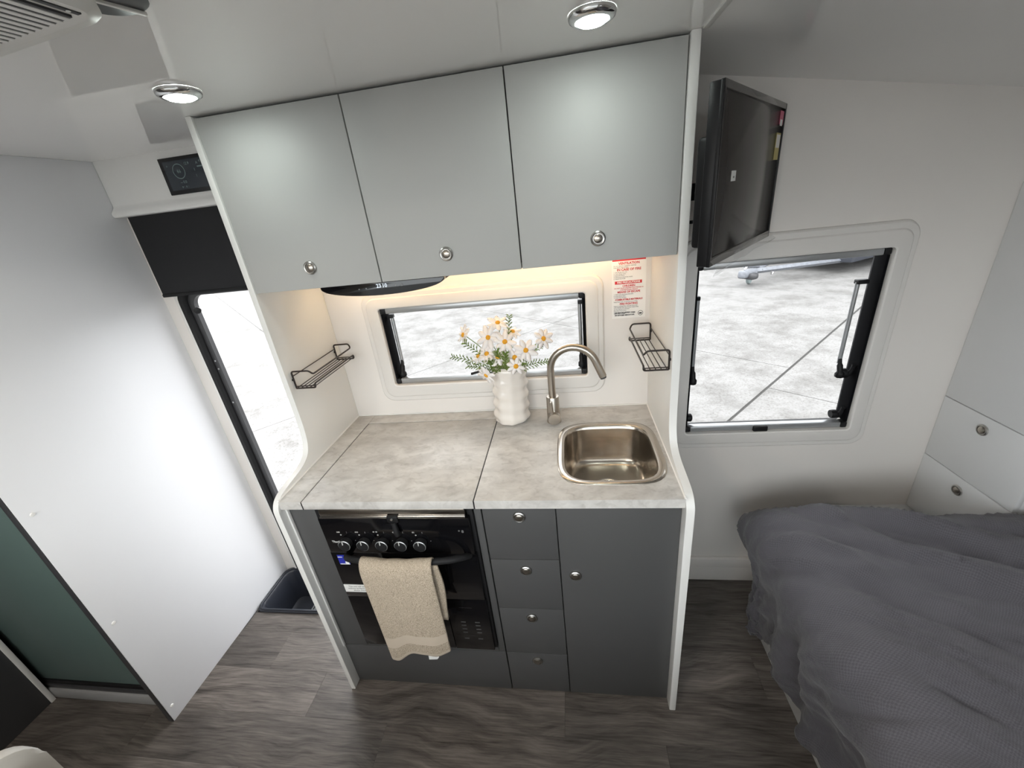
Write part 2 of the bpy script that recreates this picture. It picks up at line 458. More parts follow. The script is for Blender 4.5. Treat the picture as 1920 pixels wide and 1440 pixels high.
_txt = []
def text(name, s, size, mtx, mat, parent, align='CENTER', bold=0.0, ext=0.0002):
    cu = bpy.data.curves.new(name, 'FONT'); cu.body = s; cu.size = size; cu.align_x = align; cu.align_y = 'CENTER'
    cu.extrude = ext; cu.offset = bold; cu.resolution_u = 2
    t = bpy.data.objects.new(name + '_tmp', cu); COL.objects.link(t)
    bpy.context.view_layer.update()
    dg = bpy.context.evaluated_depsgraph_get()
    me = bpy.data.meshes.new_from_object(t.evaluated_get(dg))
    bpy.data.objects.remove(t); bpy.data.curves.remove(cu)
    me.transform(mtx); me.materials.clear(); me.materials.append(M[mat]); me.name = name
    o = bpy.data.objects.new(name, me); COL.objects.link(o); attach(o, parent)
    return o

def on_y(x, y, z, rot=0.0):      # text lying on a wall facing -y
    return Matrix.Translation((x, y, z)) @ Matrix.Rotation(PI / 2, 4, 'X') @ Matrix.Rotation(rot, 4, 'Z')

def cells(name, xs, zs, holes, y0, y1, mat, plane='y', parent=None):
    """a slab with rectangular holes; plane 'y': (x,z) slab between y0,y1; 'z': (x,y) slab between z y0,y1"""
    xs = sorted(set(xs + [h[0] for h in holes] + [h[1] for h in holes])); zs = sorted(set(zs + [h[2] for h in holes] + [h[3] for h in holes]))
    def solid(i, j):
        if i < 0 or j < 0 or i >= len(xs) - 1 or j >= len(zs) - 1: return False
        cx = (xs[i] + xs[i + 1]) / 2; cz = (zs[j] + zs[j + 1]) / 2
        return not any(h[0] < cx < h[1] and h[2] < cz < h[3] for h in holes)
    def P(u, v, w): return (u, w, v) if plane == 'y' else (u, v, w)
    bm = bmesh.new()
    def quad(*p): bm.faces.new([bm.verts.new(q) for q in p])
    for i in range(len(xs) - 1):
        for j in range(len(zs) - 1):
            if not solid(i, j): continue
            a, b, c, d = xs[i], xs[i + 1], zs[j], zs[j + 1]
            for w in (y0, y1): quad(P(a, c, w), P(b, c, w), P(b, d, w), P(a, d, w))
            if not solid(i - 1, j): quad(P(a, c, y0), P(a, d, y0), P(a, d, y1), P(a, c, y1))
            if not solid(i + 1, j): quad(P(b, c, y0), P(b, d, y0), P(b, d, y1), P(b, c, y1))
            if not solid(i, j - 1): quad(P(a, c, y0), P(b, c, y0), P(b, c, y1), P(a, c, y1))
            if not solid(i, j + 1): quad(P(a, d, y0), P(b, d, y0), P(b, d, y1), P(a, d, y1))
    bmesh.ops.remove_doubles(bm, verts=bm.verts[:], dist=1e-6)
    return mesh_obj(name, bm, mat, parent)

def knob(parent, x, y, z, d=(0, -1, 0), s=1.0):
    """round push-button furniture latch: chrome ring with a domed button"""
    k = lathe('knob', [(0.0, 0), (0.0172 * s, 0), (0.0182 * s, 0.0015), (0.0178 * s, 0.0045), (0.0150 * s, 0.0065), (0.0128 * s, 0.0058), (0.0122 * s, 0.0030), (0.0, 0.0030)], (x, y, z), d, 'soft_chrome', parent, 28)
    lathe('button', [(0.0108 * s, 0.0028), (0.0110 * s, 0.0058), (0.0095 * s, 0.0072), (0.0, 0.0078)], (x, y, z), d, 'nickel', k, 22)
    return k

# ------------------------------------------------------------------ the shell of the caravan
W = 1.155; D = 0.528; ZC = 1.91; XL = -0.66; YF = -1.50; XR = 3.05; XE = -2.05
ZG = -0.6
# kitchen-side wall with doorway and two windows
struct(cells('wall_back', [XE, XR], [-0.25, 2.0], [(-0.60, -0.02, -0.22, 1.60), (0.19, 0.951, 1.026, 1.348), (1.285, 1.860, 0.763, 1.405)], D, D + 0.050, 'wall'))
# opposite wall behind the camera, with window openings added for fill light
struct(cells('wall_front', [XE, XR], [-0.02, 2.0], [(-0.58, 1.60, 0.88, 1.80), (1.95, 2.40, 1.12, 1.46)], YF - 0.035, YF, 'wall'))
struct(box('wall_rear', XE - 0.03, XE, YF, D, -0.02, 2.0, 'wall', bev=0))
struct(box('wall_right', XR, XR + 0.03, YF, D, -0.02, 2.0, 'wall', bev=0))
# ceiling: flat over the kitchen, falling towards the nose over the bed
bm = bmesh.new()
prof = [(XE, ZC), (1.182, ZC), (XR, ZC - 0.168 * (XR - 1.182)), (XR, ZC + 0.06), (XE, ZC + 0.06)]
a = [bm.verts.new((x, YF, z)) for x, z in prof]; b = [bm.verts.new((x, D, z)) for x, z in prof]
bm.faces.new(a); bm.faces.new(b[::-1])
for i in range(5): bm.faces.new((a[i], a[(i + 1) % 5], b[(i + 1) % 5], b[i]))
ceil = struct(mesh_obj('ceiling', bm, 'ceil'))
struct(box('trim_1', 1.176, 1.188, YF, 0.20, ZC - 0.004, ZC + 0.002, 'panel', bev=0.0015))
# floor: base slab with the hole of the entry step, planks as pieces
floor = struct(cells('floor', [XE, XR], [YF, D], [(-0.655, -0.03, 0.285, D)], -0.03, -0.004, 'shadow_gap', plane='z'))
PW = 0.155; PL = 0.95
offs = {0.195: -0.70, 0.04: -0.41, -0.115: -0.15, -0.27: 0.172, -0.425: -0.30, -0.58: 0.02}
y = 0.195
rows = [0.35, 0.195] + [0.04 - PW * k for k in range(10)]
k = 0
for y0 in rows:
    y0 = round(y0, 4); y1 = min(y0 + PW, D)
    if y0 >= 0.35: y1 = D
    if y0 < YF: y0 = YF
    off = offs.get(round(y0, 3), random.uniform(0, PL))
    i0 = int(math.floor((XE - off) / PL)) - 1
    for i in range(i0, i0 + 9):
        xa = max(XE, off + i * PL); xb = min(XR, off + (i + 1) * PL)
        if xb - xa < 0.01: continue
        segs = [(xa, xb, y0, y1)]
        if y1 > 0.285:
            segs = []
            if xa < -0.655: segs.append((xa, min(xb, -0.662), y0, y1))
            if xb > -0.03: segs.append((max(xa, -0.03), xb, y0, y1))
            if xb > -0.655 and xa < -0.03 and y0 < 0.28: segs.append((max(xa, -0.655), min(xb, -0.03), y0, 0.283))
        for (p, q, r_, s_) in segs:
            if q - p < 0.01: continue
            g = 0.0002
            o = box('plank', p + g, q - g, r_ + g, s_ - g, -0.004, 0.0, 'wood', floor, bev=0.0003, seg=1)

# shower partition beside the entry door
wl = struct(box('wall_left', XL - 0.022, XL, -0.160, D, 0.0, ZC, 'partition', bev=0.0015))
box('edge_strip', XL - 0.0225, XL - 0.002, -0.1625, -0.160, 0.0, ZC, 'greyframe', wl, bev=0.0005, label='grey metal edge strip')
for yy, zz in ((-0.131, 0.972), (-0.132, 0.511), (-0.141, 0.062), (-0.131, 1.43)):
    lathe('screw_cap', [(0.006, -0.001), (0.0062, 0.001), (0.005, 0.0028), (0.0, 0.0034)], (XL, yy, zz), (1, 0, 0), 'white_plastic', wl, 14)
# shower front: sliding frosted panel over a sill
sh = thing('shower_door', 'frosted teal sliding shower door behind the white partition edge', 'shower door', (-0.98, -0.11, 0))
box('sill', -1.33, XL - 0.023, -0.118, -0.06, 0.0, 0.055, 'sill', sh, bev=0.006, label='pale grey raised threshold')
box('track', -1.33, XL - 0.03, -0.110, -0.075, 0.055, 0.075, 'greyframe', sh, bev=0.002)
box('jamb', XL - 0.05, XL - 0.023, -0.140, -0.075, 0.055, 1.90, 'greyframe', sh, bev=0.003)
gp = box('frosted_panel', -1.33, XL - 0.06, -0.100, -0.092, 0.078, 1.90, 'frost', sh, bev=0.001)
box('stile', XL - 0.075, XL - 0.056, -0.106, -0.086, 0.078, 1.90, 'black', gp, bev=0.002)
box('bottom_rail', -1.33, XL - 0.06, -0.106, -0.086, 0.078, 0.100, 'black', gp, bev=0.002)
dc = thing('dark_cabinet', 'charcoal cabinet beside the shower door at lower left', 'cabinet', (-1.6, -0.75, 0))
box('body', -1.98, -1.262, -1.45, -0.133, 0.0, 1.88, 'dark_cab', dc, bev=0.002)
box('corner_trim', -1.272, -1.258, -0.136, -0.120, 0.0, 1.88, 'panel', dc, bev=0.002, label='pale corner trim')

# skirting beside the bed
bb = struct(empty('baseboard_back', (1.6, D, 0)))
box('lower_board', W + 0.025, 2.13, D - 0.012, D, 0.0, 0.085, 'wall', bb, bev=0.002)
box('upper_board', W + 0.025, 2.13, D - 0.020, D, 0.085, 0.135, 'wall', bb, bev=0.005)

# ------------------------------------------------------------------ windows
def make_window(name, x0, x1, z0, z1, ox0, ox1, oz0, oz1, y=D, rail=0.010, bar=0.022):
    """x0..z1: clear opening of the moulded surround, ox..oz: its outer edge"""
    w = struct(empty(name, ((x0 + x1) / 2, y, z0)))
    cx, cz, hx, hz = (x0 + x1) / 2, (z0 + z1) / 2, (x1 - x0) / 2, (z1 - z0) / 2
    ocx, ocz, ohx, ohz = (ox0 + ox1) / 2, (oz0 + oz1) / 2, (ox1 - ox0) / 2, (oz1 - oz0) / 2
    def L(f, r, yy):   # f 0 = outer, 1 = opening
        ax = ocx + (cx - ocx) * f; az = ocz + (cz - ocz) * f
        return [(px, yy, pz) for px, pz in rrect(ax, az, ohx + (hx - ohx) * f, ohz + (hz - ohz) * f, r, 7)]
    loft('surround', [L(0, .045, y), L(.03, .045, y - .008), L(.09, .043, y - .012), L(.30, .037, y - .013), L(.36, .035, y - .017), L(.40, .034, y - .018), L(.93, .014, y - .019), L(.99, .012, y - .017), L(1.0, .011, y - .013), L(1.0, .011, y + .050)], 'surround', w, smooth=22)
    # cassette bars, rails, corner blocks
    for nm, za, zb in (('blind_cassette', z1 - bar, z1 - .002), ('bottom_bar', z0 + .002, z0 + bar)):
        box(nm, x0 + .021, x1 - .021, y - .004, y + .022, za, zb, 'alu', w, bev=0.003)
    for xa, xb in ((x0 + .001, x0 + rail), (x1 - rail, x1 - .001)):
        box('side_rail', xa, xb, y - .002, y + .050, z0 + bar, z1 - bar, 'rail_black', w, bev=0.002)
        for za, zb in ((z0 + .001, z0 + bar), (z1 - bar, z1 - .001)):
            box('corner_block', min(xa, xb - .020 if xa > x0 + .1 else xa), max(xb, xa + .020 if xa < x0 + .1 else xb), y - .006, y + .024, za, zb, 'black', w, bev=0.004)
    # outer acrylic pane in its rubber seal
    p = box('pane', x0 - .03, x1 + .03, y + .066, y + .070, z0 - .03, z1 + .03, 'tinted', w, bev=0)
    loft('seal', [[(px, yy, pz) for px, pz in rrect(cx, cz, hx + d, hz + d, .015, 4)] for d, yy in ((.03, .072 + y), (.03, .051 + y), (.002, .051 + y), (.002, .072 + y))], 'rubber', w, smooth=40)
    return w

def stay(w, x, zt, zb, side, y=D, knob_r=0.016):
    """window stay: grey tube on a black bracket with a clamp at its foot"""
    s = tube('stay_arm', [(x, y + .034, zt), (x, y + .034, zb)], 0.0065, 'alu', w, 10)
    box('bracket', min(x, x + side * .022) - .006, max(x, x + side * .022) + .006, y + .024, y + .046, zt - .006, zt + .008, 'black', s, bev=0.003)
    bm = bmesh.new()
    bm_tube(bm, smooth_path([(x, y + .034, zb + .02), (x, y + .026, zb - .005), (x, y + .018, zb - .03), (x, y + .020, zb - .045)], 4), [0.006] * 4 + [0.009] * 4 + [0.013] * 4 + [0.010], 10)
    mesh_obj('clamp', bm, 'black', s, 50)
    box('clamp_foot', min(x, x + side * .026) - .004, max(x, x + side * .026) + .004, y + .020, y + .040, zb - .052, zb - .036, 'black', s, bev=0.003)

def latch(w, x, z, side, y=D):
    h = lathe('latch', [(0.0, -.010), (0.014, -.010), (0.016, -.004), (0.016, .006), (0.011, .010), (0.0, .010)], (x, y + .030, z), (1, 0, 0), 'black', w, 16)
    tube('lever', smooth_path([(x + side * .012, y + .026, z - .008), (x + side * .016, y + .018, z + .010), (x + side * .018, y + .012, z + .036)], 4), [.008] * 4 + [.007] * 4 + [.008], 'black', h, 8)

w1 = make_window('window_1', 0.200, 0.941, 1.036, 1.338, 0.136, 1.003, 0.963, 1.395)
stay(w1, 0.226, 1.298, 1.105, -1)
stay(w1, 0.922, 1.296, 1.105, 1)
box('centre_catch', 0.560, 0.600, D - .010, D + .02, 1.034, 1.060, 'black', w1, bev=0.004)
tube('catch_lever', [(0.575, D - .004, 1.066), (0.535, D - .004, 1.069), (0.505, D - .004, 1.062)], 0.005, 'black', w1)
w2 = make_window('window_2', 1.295, 1.850, 0.773, 1.395, 1.237, 1.910, 0.704, 1.470, rail=0.010, bar=0.022)
stay(w2, 1.318, 1.275, 1.010, -1)
stay(w2, 1.800, 1.288, 1.010, 1)
latch(w2, 1.318, 0.818, -1)
latch(w2, 1.818, 0.812, 1)
latch(w2, 1.818, 0.975, 1)
box('centre_catch', 1.535, 1.585, D - .014, D + .012, 0.771, 0.793, 'black', w2, bev=0.005)
# unseen windows added in the wall behind the camera, for fill light
for nm, x0, x1, z0, z1 in (('fill_window_3', -0.58, 1.60, 0.88, 1.80), ('fill_window_4', 1.95, 2.40, 1.12, 1.46)):
    w = struct(empty(nm, ((x0 + x1) / 2, YF, z0)))
    cx, cz, hx, hz = (x0 + x1) / 2, (z0 + z1) / 2, (x1 - x0) / 2, (z1 - z0) / 2
    loft('surround', frame_loops(cx, cz, [(hx + .06, hz + .06, .05, YF), (hx + .05, hz + .05, .05, YF + .012), (hx, hz, .012, YF + .015), (hx - .004, hz - .004, .012, YF - .03)]), 'white_plastic', w, smooth=50)
    box('pane', x0, x1, YF - .032, YF - .028, z0, z1, 'glass', w, bev=0)

# ------------------------------------------------------------------ entry door
dr = struct(empty('door_1', (-0.31, D, -0.2)))
dcx, dcz, dhx, dhz = -0.3075, 0.64, 0.283, 0.84
loft('door_frame', frame_loops(dcx, dcz, [(dhx + .004, dhz + .02, .075, D - .001), (dhx, dhz + .016, .075, D - .012), (dhx - .018, dhz - .004, .062, D - .014), (dhx - .024, dhz - .010, .058, D - .006), (dhx - .024, dhz - .010, .058, D + .036)], 7), 'black', dr, smooth=50)
loft('screen_frame', frame_loops(dcx, dcz, [(dhx - .0245, dhz - .012, .056, D + .004), (dhx - .030, dhz - .018, .054, D + .001), (dhx - .046, dhz - .034, .044, D + .003), (dhx - .046, dhz - .034, .044, D + .022)], 7), 'greyframe', dr, smooth=50)
loft('inner_trim', frame_loops(dcx, dcz, [(dhx + .022, dhz + .035, .085, D - .0005), (dhx + .018, dhz + .031, .085, D - .006), (dhx + .004, dhz + .018, .075, D - .007)], 7), 'white_plastic', dr, smooth=50)
lathe('hinge_pin', [(0, 0), (0.010, 0), (0.012, .004), (0.012, .014), (0, .016)], (-0.538, D + .004, 1.39), (0.6, -0.8, 0), 'black', dr, 16)
for zz in (1.18, 1.145, 0.30, 0.262, 0.99):
    lathe('rivet', [(0.004, 0), (0.0035, .0015), (0, .002)], (-0.556, D + .001, zz), (0, -1, 0), 'alu', dr, 10)
bl = thing('door_blind', 'black blind cassette hanging above the entry door opening', 'blind', (-0.33, D - .015, 1.456))
box('blind_panel', -0.635, -0.018, D - .020, D - .0005, 1.458, 1.745, 'black_sat', bl, bev=0.004)
box('bottom_rail', -0.634, -0.019, D - .023, D - .001, 1.452, 1.464, 'black', bl, bev=0.002)
# box over the door with the control screen
ov = thing('pelmet_box', 'white box above the entry door holding the control screen', 'cabinet', (-0.34, D - .02, 1.735))
out = [(D - .0005, ZC), (D - .030, ZC)] + [(D - .030, 1.775), (D - .031, 1.768), (D - .038, 1.760), (D - .045, 1.752), (D - .046, 1.744), (D - .042, 1.737), (D - .034, 1.735), (D - .0005, 1.735)]
prism('pelmet', out, 'x', XL + .001, -0.017, 'panel', ov)
cs = thing('control_screen', 'dark touch screen control panel above the entry door', 'control panel', (-0.33, D - .034, 1.785))
sb = box('bezel', -0.412, -0.175, D - .038, D - .0302, 1.780, 1.888, 'black_gloss', cs, bev=0.002)
sc = box('display', -0.398, -0.190, D - .0388, D - .0378, 1.793, 1.877, 'lcd', cs, bev=0.0003)
DXS = 0.040
def ring_y(name, x, y, z, r, t, mat, parent, n=28):
    bm = bmesh.new()
    bm_loft(bm, [[(x + rr * math.cos(2 * PI * k / n), y, z + rr * math.sin(2 * PI * k / n)) for k in range(n)] for rr in (r, r - t)])
    return mesh_obj(name, bm, mat, parent)
ring_y('gauge', -0.388 + DXS, D - .0392, 1.846, 0.022, 0.0022, 'lcd_ink', sc)
text('reading', '66', 0.015, on_y(-0.388 + DXS, D - .0392, 1.846), 'lcd_ink', sc)
for x, z, s in ((-0.425, 1.866, '+'), (-0.352, 1.868, '12.9'), (-0.330, 1.848, '1'), (-0.330, 1.830, '1'), (-0.385, 1.817, '-- 0.0'), (-0.385, 1.804, 'o : o :'), (-0.300, 1.870, '4.0'), (-0.315, 1.866, 'A')):
    text('readout', s, 0.011, on_y(x + DXS, D - .0392, z - .003), 'lcd_ink', sc)
for i, (x, z) in enumerate(((-0.318, 1.852), (-0.290, 1.852), (-0.290, 1.832))):
    box('tile', x + DXS, x + DXS + .018, D - .0391, D - .0388, z - .001, z + .0025, 'lcd_ink', sc, bev=0)

# ------------------------------------------------------------------ kitchen: base cabinet with its tall side panels
TP = 0.018
kb = thing('kitchen_base_cabinet', 'charcoal kitchen base cabinet with drawers between white curved side panels', 'cabinet', (W / 2, 0.25, 0))
prof = [(0.2045, 1.20), (0.2045, 1.08), (0.203, 1.03), (0.197, 0.985), (0.182, 0.952), (0.158, 0.934), (0.125, 0.924), (0.085, 0.9185), (0.050, 0.914), (0.024, 0.909), (0.004, 0.899), (-0.009, 0.882), (-0.0135, 0.860), (-0.0135, 0.80)]
sp = [(v.x, v.y) for v in smooth_path([(a, b, 0) for a, b in prof], 4)]
outl = [(0.2045, ZC - .0005)] + sp + [(-0.0135, 0.0), (D - .0005, 0.0), (D - .0005, ZC - .0005)]
prism('side_panel', outl, 'x', -TP, 0.0, 'panel', kb, bev=0.003, label='white S-curved side panel next to the entry door')
prism('side_panel', outl, 'x', W, W + TP + .003, 'panel', kb, bev=0.003, label='white S-curved side panel next to the bed')
box('bottom_board', 0.001, W - .001, 0.04, D - .001, 0.004, 0.014, 'shadow_gap', kb, bev=0)
box('back_board', 0.001, W - .001, D - .012, D - .001, 0.014, 0.86, 'shadow_gap', kb, bev=0)
box('divider', 0.604, 0.614, 0.042, D - .013, 0.014, 0.868, 'shadow_gap', kb, bev=0)
box('divider', 0.816, 0.824, 0.042, 0.060, 0.014, 0.868, 'shadow_gap', kb, bev=0)
YD = 0.020
box('filler_panel', 0.0005, 0.094, YD, YD + .016, 0.217, 0.868, 'dark_door', kb, bev=0.001)
box('filler_panel', 0.586, 0.6065, YD, YD + .016, 0.217, 0.868, 'dark_door', kb, bev=0.001)
box('filler_panel', 0.095, 0.585, YD, YD + .016, 0.217, 0.247, 'dark_door', kb, bev=0.001)
box('kick_panel', 0.0005, 0.6065, YD, YD + .016, 0.004, 0.2145, 'dark_door', kb, bev=0.001)
box('cleat', 0.0003, 0.006, YD - .010, YD - .0005, 0.217, 0.868, 'panel', kb, bev=0.001)
for za, zb, kz in ((0.6585, 0.868, 0.823), (0.4425, 0.6555, 0.613), (0.2165, 0.4395, 0.399), (0.006, 0.2135, 0.178)):
    d = box('drawer', 0.6105, 0.8185, YD, YD + .016, za, zb, 'dark_door', kb, bev=0.001)
    knob(d, 0.7155, YD, kz)
d = box('door', 0.8215, W - .001, YD, YD + .016, 0.006, 0.868, 'dark_door', kb, bev=0.001)
knob(d, 0.864, YD, 0.595)
lathe('lift_catch', [(0.012, 0), (0.012, .006), (0, .008)], (0.330, YD, 0.212), (0, -1, 0), 'black', kb, 14)

# ------------------------------------------------------------------ benchtop
ZB = 0.900; TB = 0.028
bt = thing('benchtop', 'pale concrete-look kitchen benchtop with a cut-out sink and cooker lid', 'benchtop', (W / 2, 0.26, ZB - TB))
Y0 = -0.003; SX, SY, AX, AY = 0.984, 0.228, 0.146, 0.158
def sup(a, b, th, n=4.2):
    c, s = abs(math.cos(th)), abs(math.sin(th))
    return ((c / a) ** n + (s / b) ** n) ** (-1.0 / n)
rx0, rx1, ry0, ry1 = 0.5995, W - .0005, Y0, D - .0005
angs = [2 * PI * k / 72 for k in range(72)] + [math.atan2(yy - SY, xx - SX) % (2 * PI) for xx in (rx0, rx1) for yy in (ry0, ry1)]
angs = sorted(angs)
def rect_hit(th):
    c, s = math.cos(th), math.sin(th); t = 1e9
    if c > 1e-9: t = min(t, (rx1 - SX) / c)
    if c < -1e-9: t = min(t, (rx0 - SX) / c)
    if s > 1e-9: t = min(t, (ry1 - SY) / s)
    if s < -1e-9: t = min(t, (ry0 - SY) / s)
    return (SX + c * t, SY + s * t)
O = [rect_hit(a) for a in angs]
Hh = [(SX + sup(AX - .004, AY - .004, a) * math.cos(a), SY + sup(AX - .004, AY - .004, a) * math.sin(a)) for a in angs]
loft('worktop', [[(x, y, ZB - TB) for x, y in Hh], [(x, y, ZB) for x, y in Hh], [(x, y, ZB) for x, y in O], [(x, y, ZB - TB) for x, y in O], [(x, y, ZB - TB) for x, y in Hh]], 'bench', bt, smooth=None)
box('worktop_strip', 0.0005, 0.0725, Y0, D - .0005, ZB - TB, ZB, 'bench', bt, bev=0.0008)
box('worktop_strip', 0.0735, 0.5985, 0.4605, D - .0005, ZB - TB, ZB, 'bench', bt, bev=0.0008)
box('cooker_lid', 0.0760, 0.5955, Y0, 0.4570, ZB - TB, ZB - .0006, 'bench', bt, bev=0.0012, label='hinged lid over the hob')
box('lid_gap_shade', 0.0727, 0.0760, Y0 + .001, 0.4604, ZB - TB, ZB - .0025, 'black', bt, bev=0)  # black strips laid in the open lid gaps to paint their shade
box('lid_gap_shade', 0.0760, 0.5955, 0.4570, 0.4604, ZB - TB, ZB - .0025, 'black', bt, bev=0)
box('lid_gap_shade', 0.5956, 0.5994, Y0 + .001, 0.4604, ZB - TB, ZB - .0025, 'black', bt, bev=0)
tube('sealant_bead', [(0.0, -0.001, ZB + .001), (0.0, D - .001, ZB + .001), (W, D - .001, ZB + .001), (W, -0.001, ZB + .001)], 0.0035, 'white_plastic', bt, 6)
# sink
sk = thing('kitchen_sink', 'small rounded stainless steel sink set into the benchtop', 'sink', (SX, SY, 0.76))
TH = [2 * PI * k / 64 for k in range(64)]
def sl(ax, ay, z, n=4.2): return [(SX + sup(ax, ay, t, n) * math.cos(t), SY + sup(ax, ay, t, n) * math.sin(t), z) for t in TH]
rim = loft('rim', [sl(AX + .013, AY + .013, ZB + .0003), sl(AX + .012, AY + .012, ZB + .0022), sl(AX + .004, AY + .004, ZB + .0026), sl(AX - .006, AY - .006, ZB + .0020), sl(AX - .010, AY - .010, ZB - .002), sl(AX - .012, AY - .012, ZB - .010)], 'steel', sk, smooth=60)
bowl = loft('bowl', [sl(AX - .012, AY - .012, ZB - .010), sl(AX - .016, AY - .016, ZB - .06), sl(AX - .020, AY - .020, ZB - .112, 4.6), sl(AX - .024, AY - .024, ZB - .128, 4.6), sl(AX - .033, AY - .033, ZB - .139, 4.6), sl(AX - .046, AY - .046, ZB - .143, 4.4), sl(0.055, 0.055, ZB - .145, 2.2), sl(0.044, 0.044, ZB - .146, 2.0), sl(0.043, 0.043, ZB - .152, 2.0)], 'steel', sk, smooth=60, cap1=True)
lathe('drain_ring', [(0.034, 0), (0.048, 0), (0.049, .003), (0.043, .005), (0.038, .0035), (0.034, 0.0)], (SX, SY, ZB - .147), (0, 0, 1), 'chrome', sk, 32, cap=False)
lathe('drain_basket', [(0.033, 0), (0.030, .004), (0.022, .002), (0.012, .0015), (0.008, .005), (0, .006)], (SX, SY, ZB - .150), (0, 0, 1), 'chrome', sk, 28)
# tap
tp = thing('mixer_tap', 'brushed nickel gooseneck mixer tap behind the sink', 'tap', (0.812, 0.425, ZB))
FX, FY = 0.812, 0.425
lathe('tap_body', [(0.026, 0), (0.026, .004), (0.0235, .006), (0.0235, .045), (0.0225, .048), (0.0225, .098), (0.021, .101), (0.0, .101)], (FX, FY, ZB), (0, 0, 1), 'nickel', tp, 28)
cx_, cz_, rr = FX + .078, ZB + .203, 0.078
path = [(FX, FY, ZB + .095), (FX, FY, ZB + .150)]
fwd = -0.10
for i in range(15):
    a = PI - (PI - math.radians(22)) * i / 14
    xx = cx_ + rr * math.cos(a)
    path.append((xx, FY + fwd * (xx - FX), cz_ + rr * math.sin(a)))
lx, ly, lz = path[-1]
path.append((lx + .024, ly + fwd * .024, lz - .058))
tube('spout', path, 0.0128, 'nickel', tp, 14)
tube('aerator', [(lx + .022, ly + fwd * .022, lz - .053), (lx + .026, ly + fwd * .026, lz - .064)], 0.0105, 'greyframe', tp, 14)
lv = lathe('lever_hub', [(0.0, 0), (0.0225, 0), (0.0225, .022), (0.021, .026), (0.0, .026)], (FX, FY - .012, ZB + .026), (0.12, -1, 0), 'nickel', tp, 24)
tube('lever', [(FX - .002, FY - .034, ZB + .040), (FX - .004, FY - .036, ZB + .080), (FX - .006, FY - .036, ZB + .094)], [.004, .0035, .003], 'nickel', lv, 8)

# ------------------------------------------------------------------ cooker and microwave front
ck = thing('cooker', 'black glass built-in cooker with five knobs below the benchtop lid', 'oven', (0.34, 0.02, 0.25))
box('body', 0.0945, 0.5855, 0.030, 0.42, 0.2475, 0.845, 'black', ck, bev=0.002)
box('hob_rim', 0.118, 0.566, -0.002, 0.030, 0.846, 0.8715, 'steel', ck, bev=0.003, label='polished steel hob rim')
box('rim_edge', 0.118, 0.566, -0.006, 0.002, 0.840, 0.8465, 'chrome', ck, bev=0.001)
box('side_jamb', 0.0955, 0.1175, 0.012, 0.030, 0.25, 0.868, 'black', ck, bev=0.002)
box('side_jamb', 0.5665, 0.5845, 0.012, 0.030, 0.25, 0.868, 'black', ck, bev=0.002)
fa = box('control_fascia', 0.108, 0.574, -0.004, 0.030, 0.7005, 0.8395, 'black_gloss', ck, bev=0.004)
od = box('oven_door', 0.104, 0.576, 0.000, 0.030, 0.4995, 0.6985, 'black_gloss', ck, bev=0.003)
mw = box('microwave_door', 0.104, 0.440, 0.002, 0.030, 0.252, 0.4980, 'black_gloss', ck, bev=0.003)
mp_ = box('microwave_panel', 0.4415, 0.577, 0.001, 0.030, 0.252, 0.4980, 'black_gloss', ck, bev=0.003)
YK = -0.004
for i in range(5):
    x = 0.1785 + 0.0597 * i
    kn = lathe('knob', [(0.0175, 0), (0.0185, .003), (0.0178, .016), (0.0165, .0195), (0.0, .0200)], (x, YK, 0.748), (0, -1, 0), 'knob_black', fa, 26)
    loft('skirt', [[(x + r_ * math.cos(t), YK - h, 0.748 + r_ * math.sin(t)) for t in TH[::2]] for r_, h in ((.0190, .0168), (.0192, .0180), (.0176, .0192))], 'alu', kn, smooth=50)
    box('pointer', x - .0007, x + .0007, YK - .0232, YK - .0200, 0.756, 0.767, 'white_print', kn, bev=0)
    for dx, dz, s in ((-.012, .028, ('•', '•', '▸', '▴', '▴')[i]), (.030, .006, '-')):
        text('mark', s if s == '-' else 'o', 0.009, on_y(x + dx, YK - .0003, 0.748 + dz), 'white_print', fa)
    text('dial_mark', ('oo', 'oo', '= =', 'oo', 'o:')[i], 0.010, on_y(x - .018, YK - .0003, 0.787), 'white_print', fa)
    text('dial_mark', ':', 0.010, on_y(x + .009, YK - .0003, 0.786), 'white_print', fa)
text('maker_name', 'Thetford', 0.0115, on_y(0.150, YK - .0003, 0.747), 'white_print', fa)
text('fascia_mark', '* 8', 0.014, on_y(0.545, YK - .0003, 0.790), 'grey_print', fa)
lt = box('lid_catch', 0.331, 0.366, -0.010, 0.000, 0.826, 0.850, 'black', ck, bev=0.004)
lathe('catch_screw', [(0.004, 0), (0.0035, .0015), (0, .0018)], (0.347, -0.010, 0.840), (0, -1, 0), 'chrome', lt, 10)
tube('catch_tongue', smooth_path([(0.350, -0.008, 0.828), (0.353, -0.012, 0.806), (0.355, -0.014, 0.794), (0.357, -0.012, 0.784)], 3), [.008] * 3 + [.009] * 3 + [.009] * 3 + [.007], 'knob_black', lt, 10)
hd = [(0.165, -0.001, 0.690), (0.178, -0.026, 0.708), (0.205, -0.046, 0.722), (0.270, -0.058, 0.726), (0.345, -0.060, 0.727), (0.420, -0.058, 0.726), (0.500, -0.046, 0.722), (0.540, -0.026, 0.712), (0.556, -0.001, 0.694)]
tube('door_handle', smooth_path(hd, 5), 0.0100, 'knob_black', ck, 12)
st = box('energy_sticker', 0.124, 0.160, -0.0008, -0.0002, 0.648, 0.688, 'blue_print', ck, bev=0, label='small blue and white sticker')
lathe('figure', [(0.0065, 0), (0.0065, .0004), (0, .0004)], (0.151, -0.0006, 0.656), (0, -1, 0), 'white_print', st, 14)
lathe('figure', [(0.0042, 0), (0.0042, .0004), (0, .0004)], (0.150, -0.0006, 0.668), (0, -1, 0), 'white_print', st, 14)
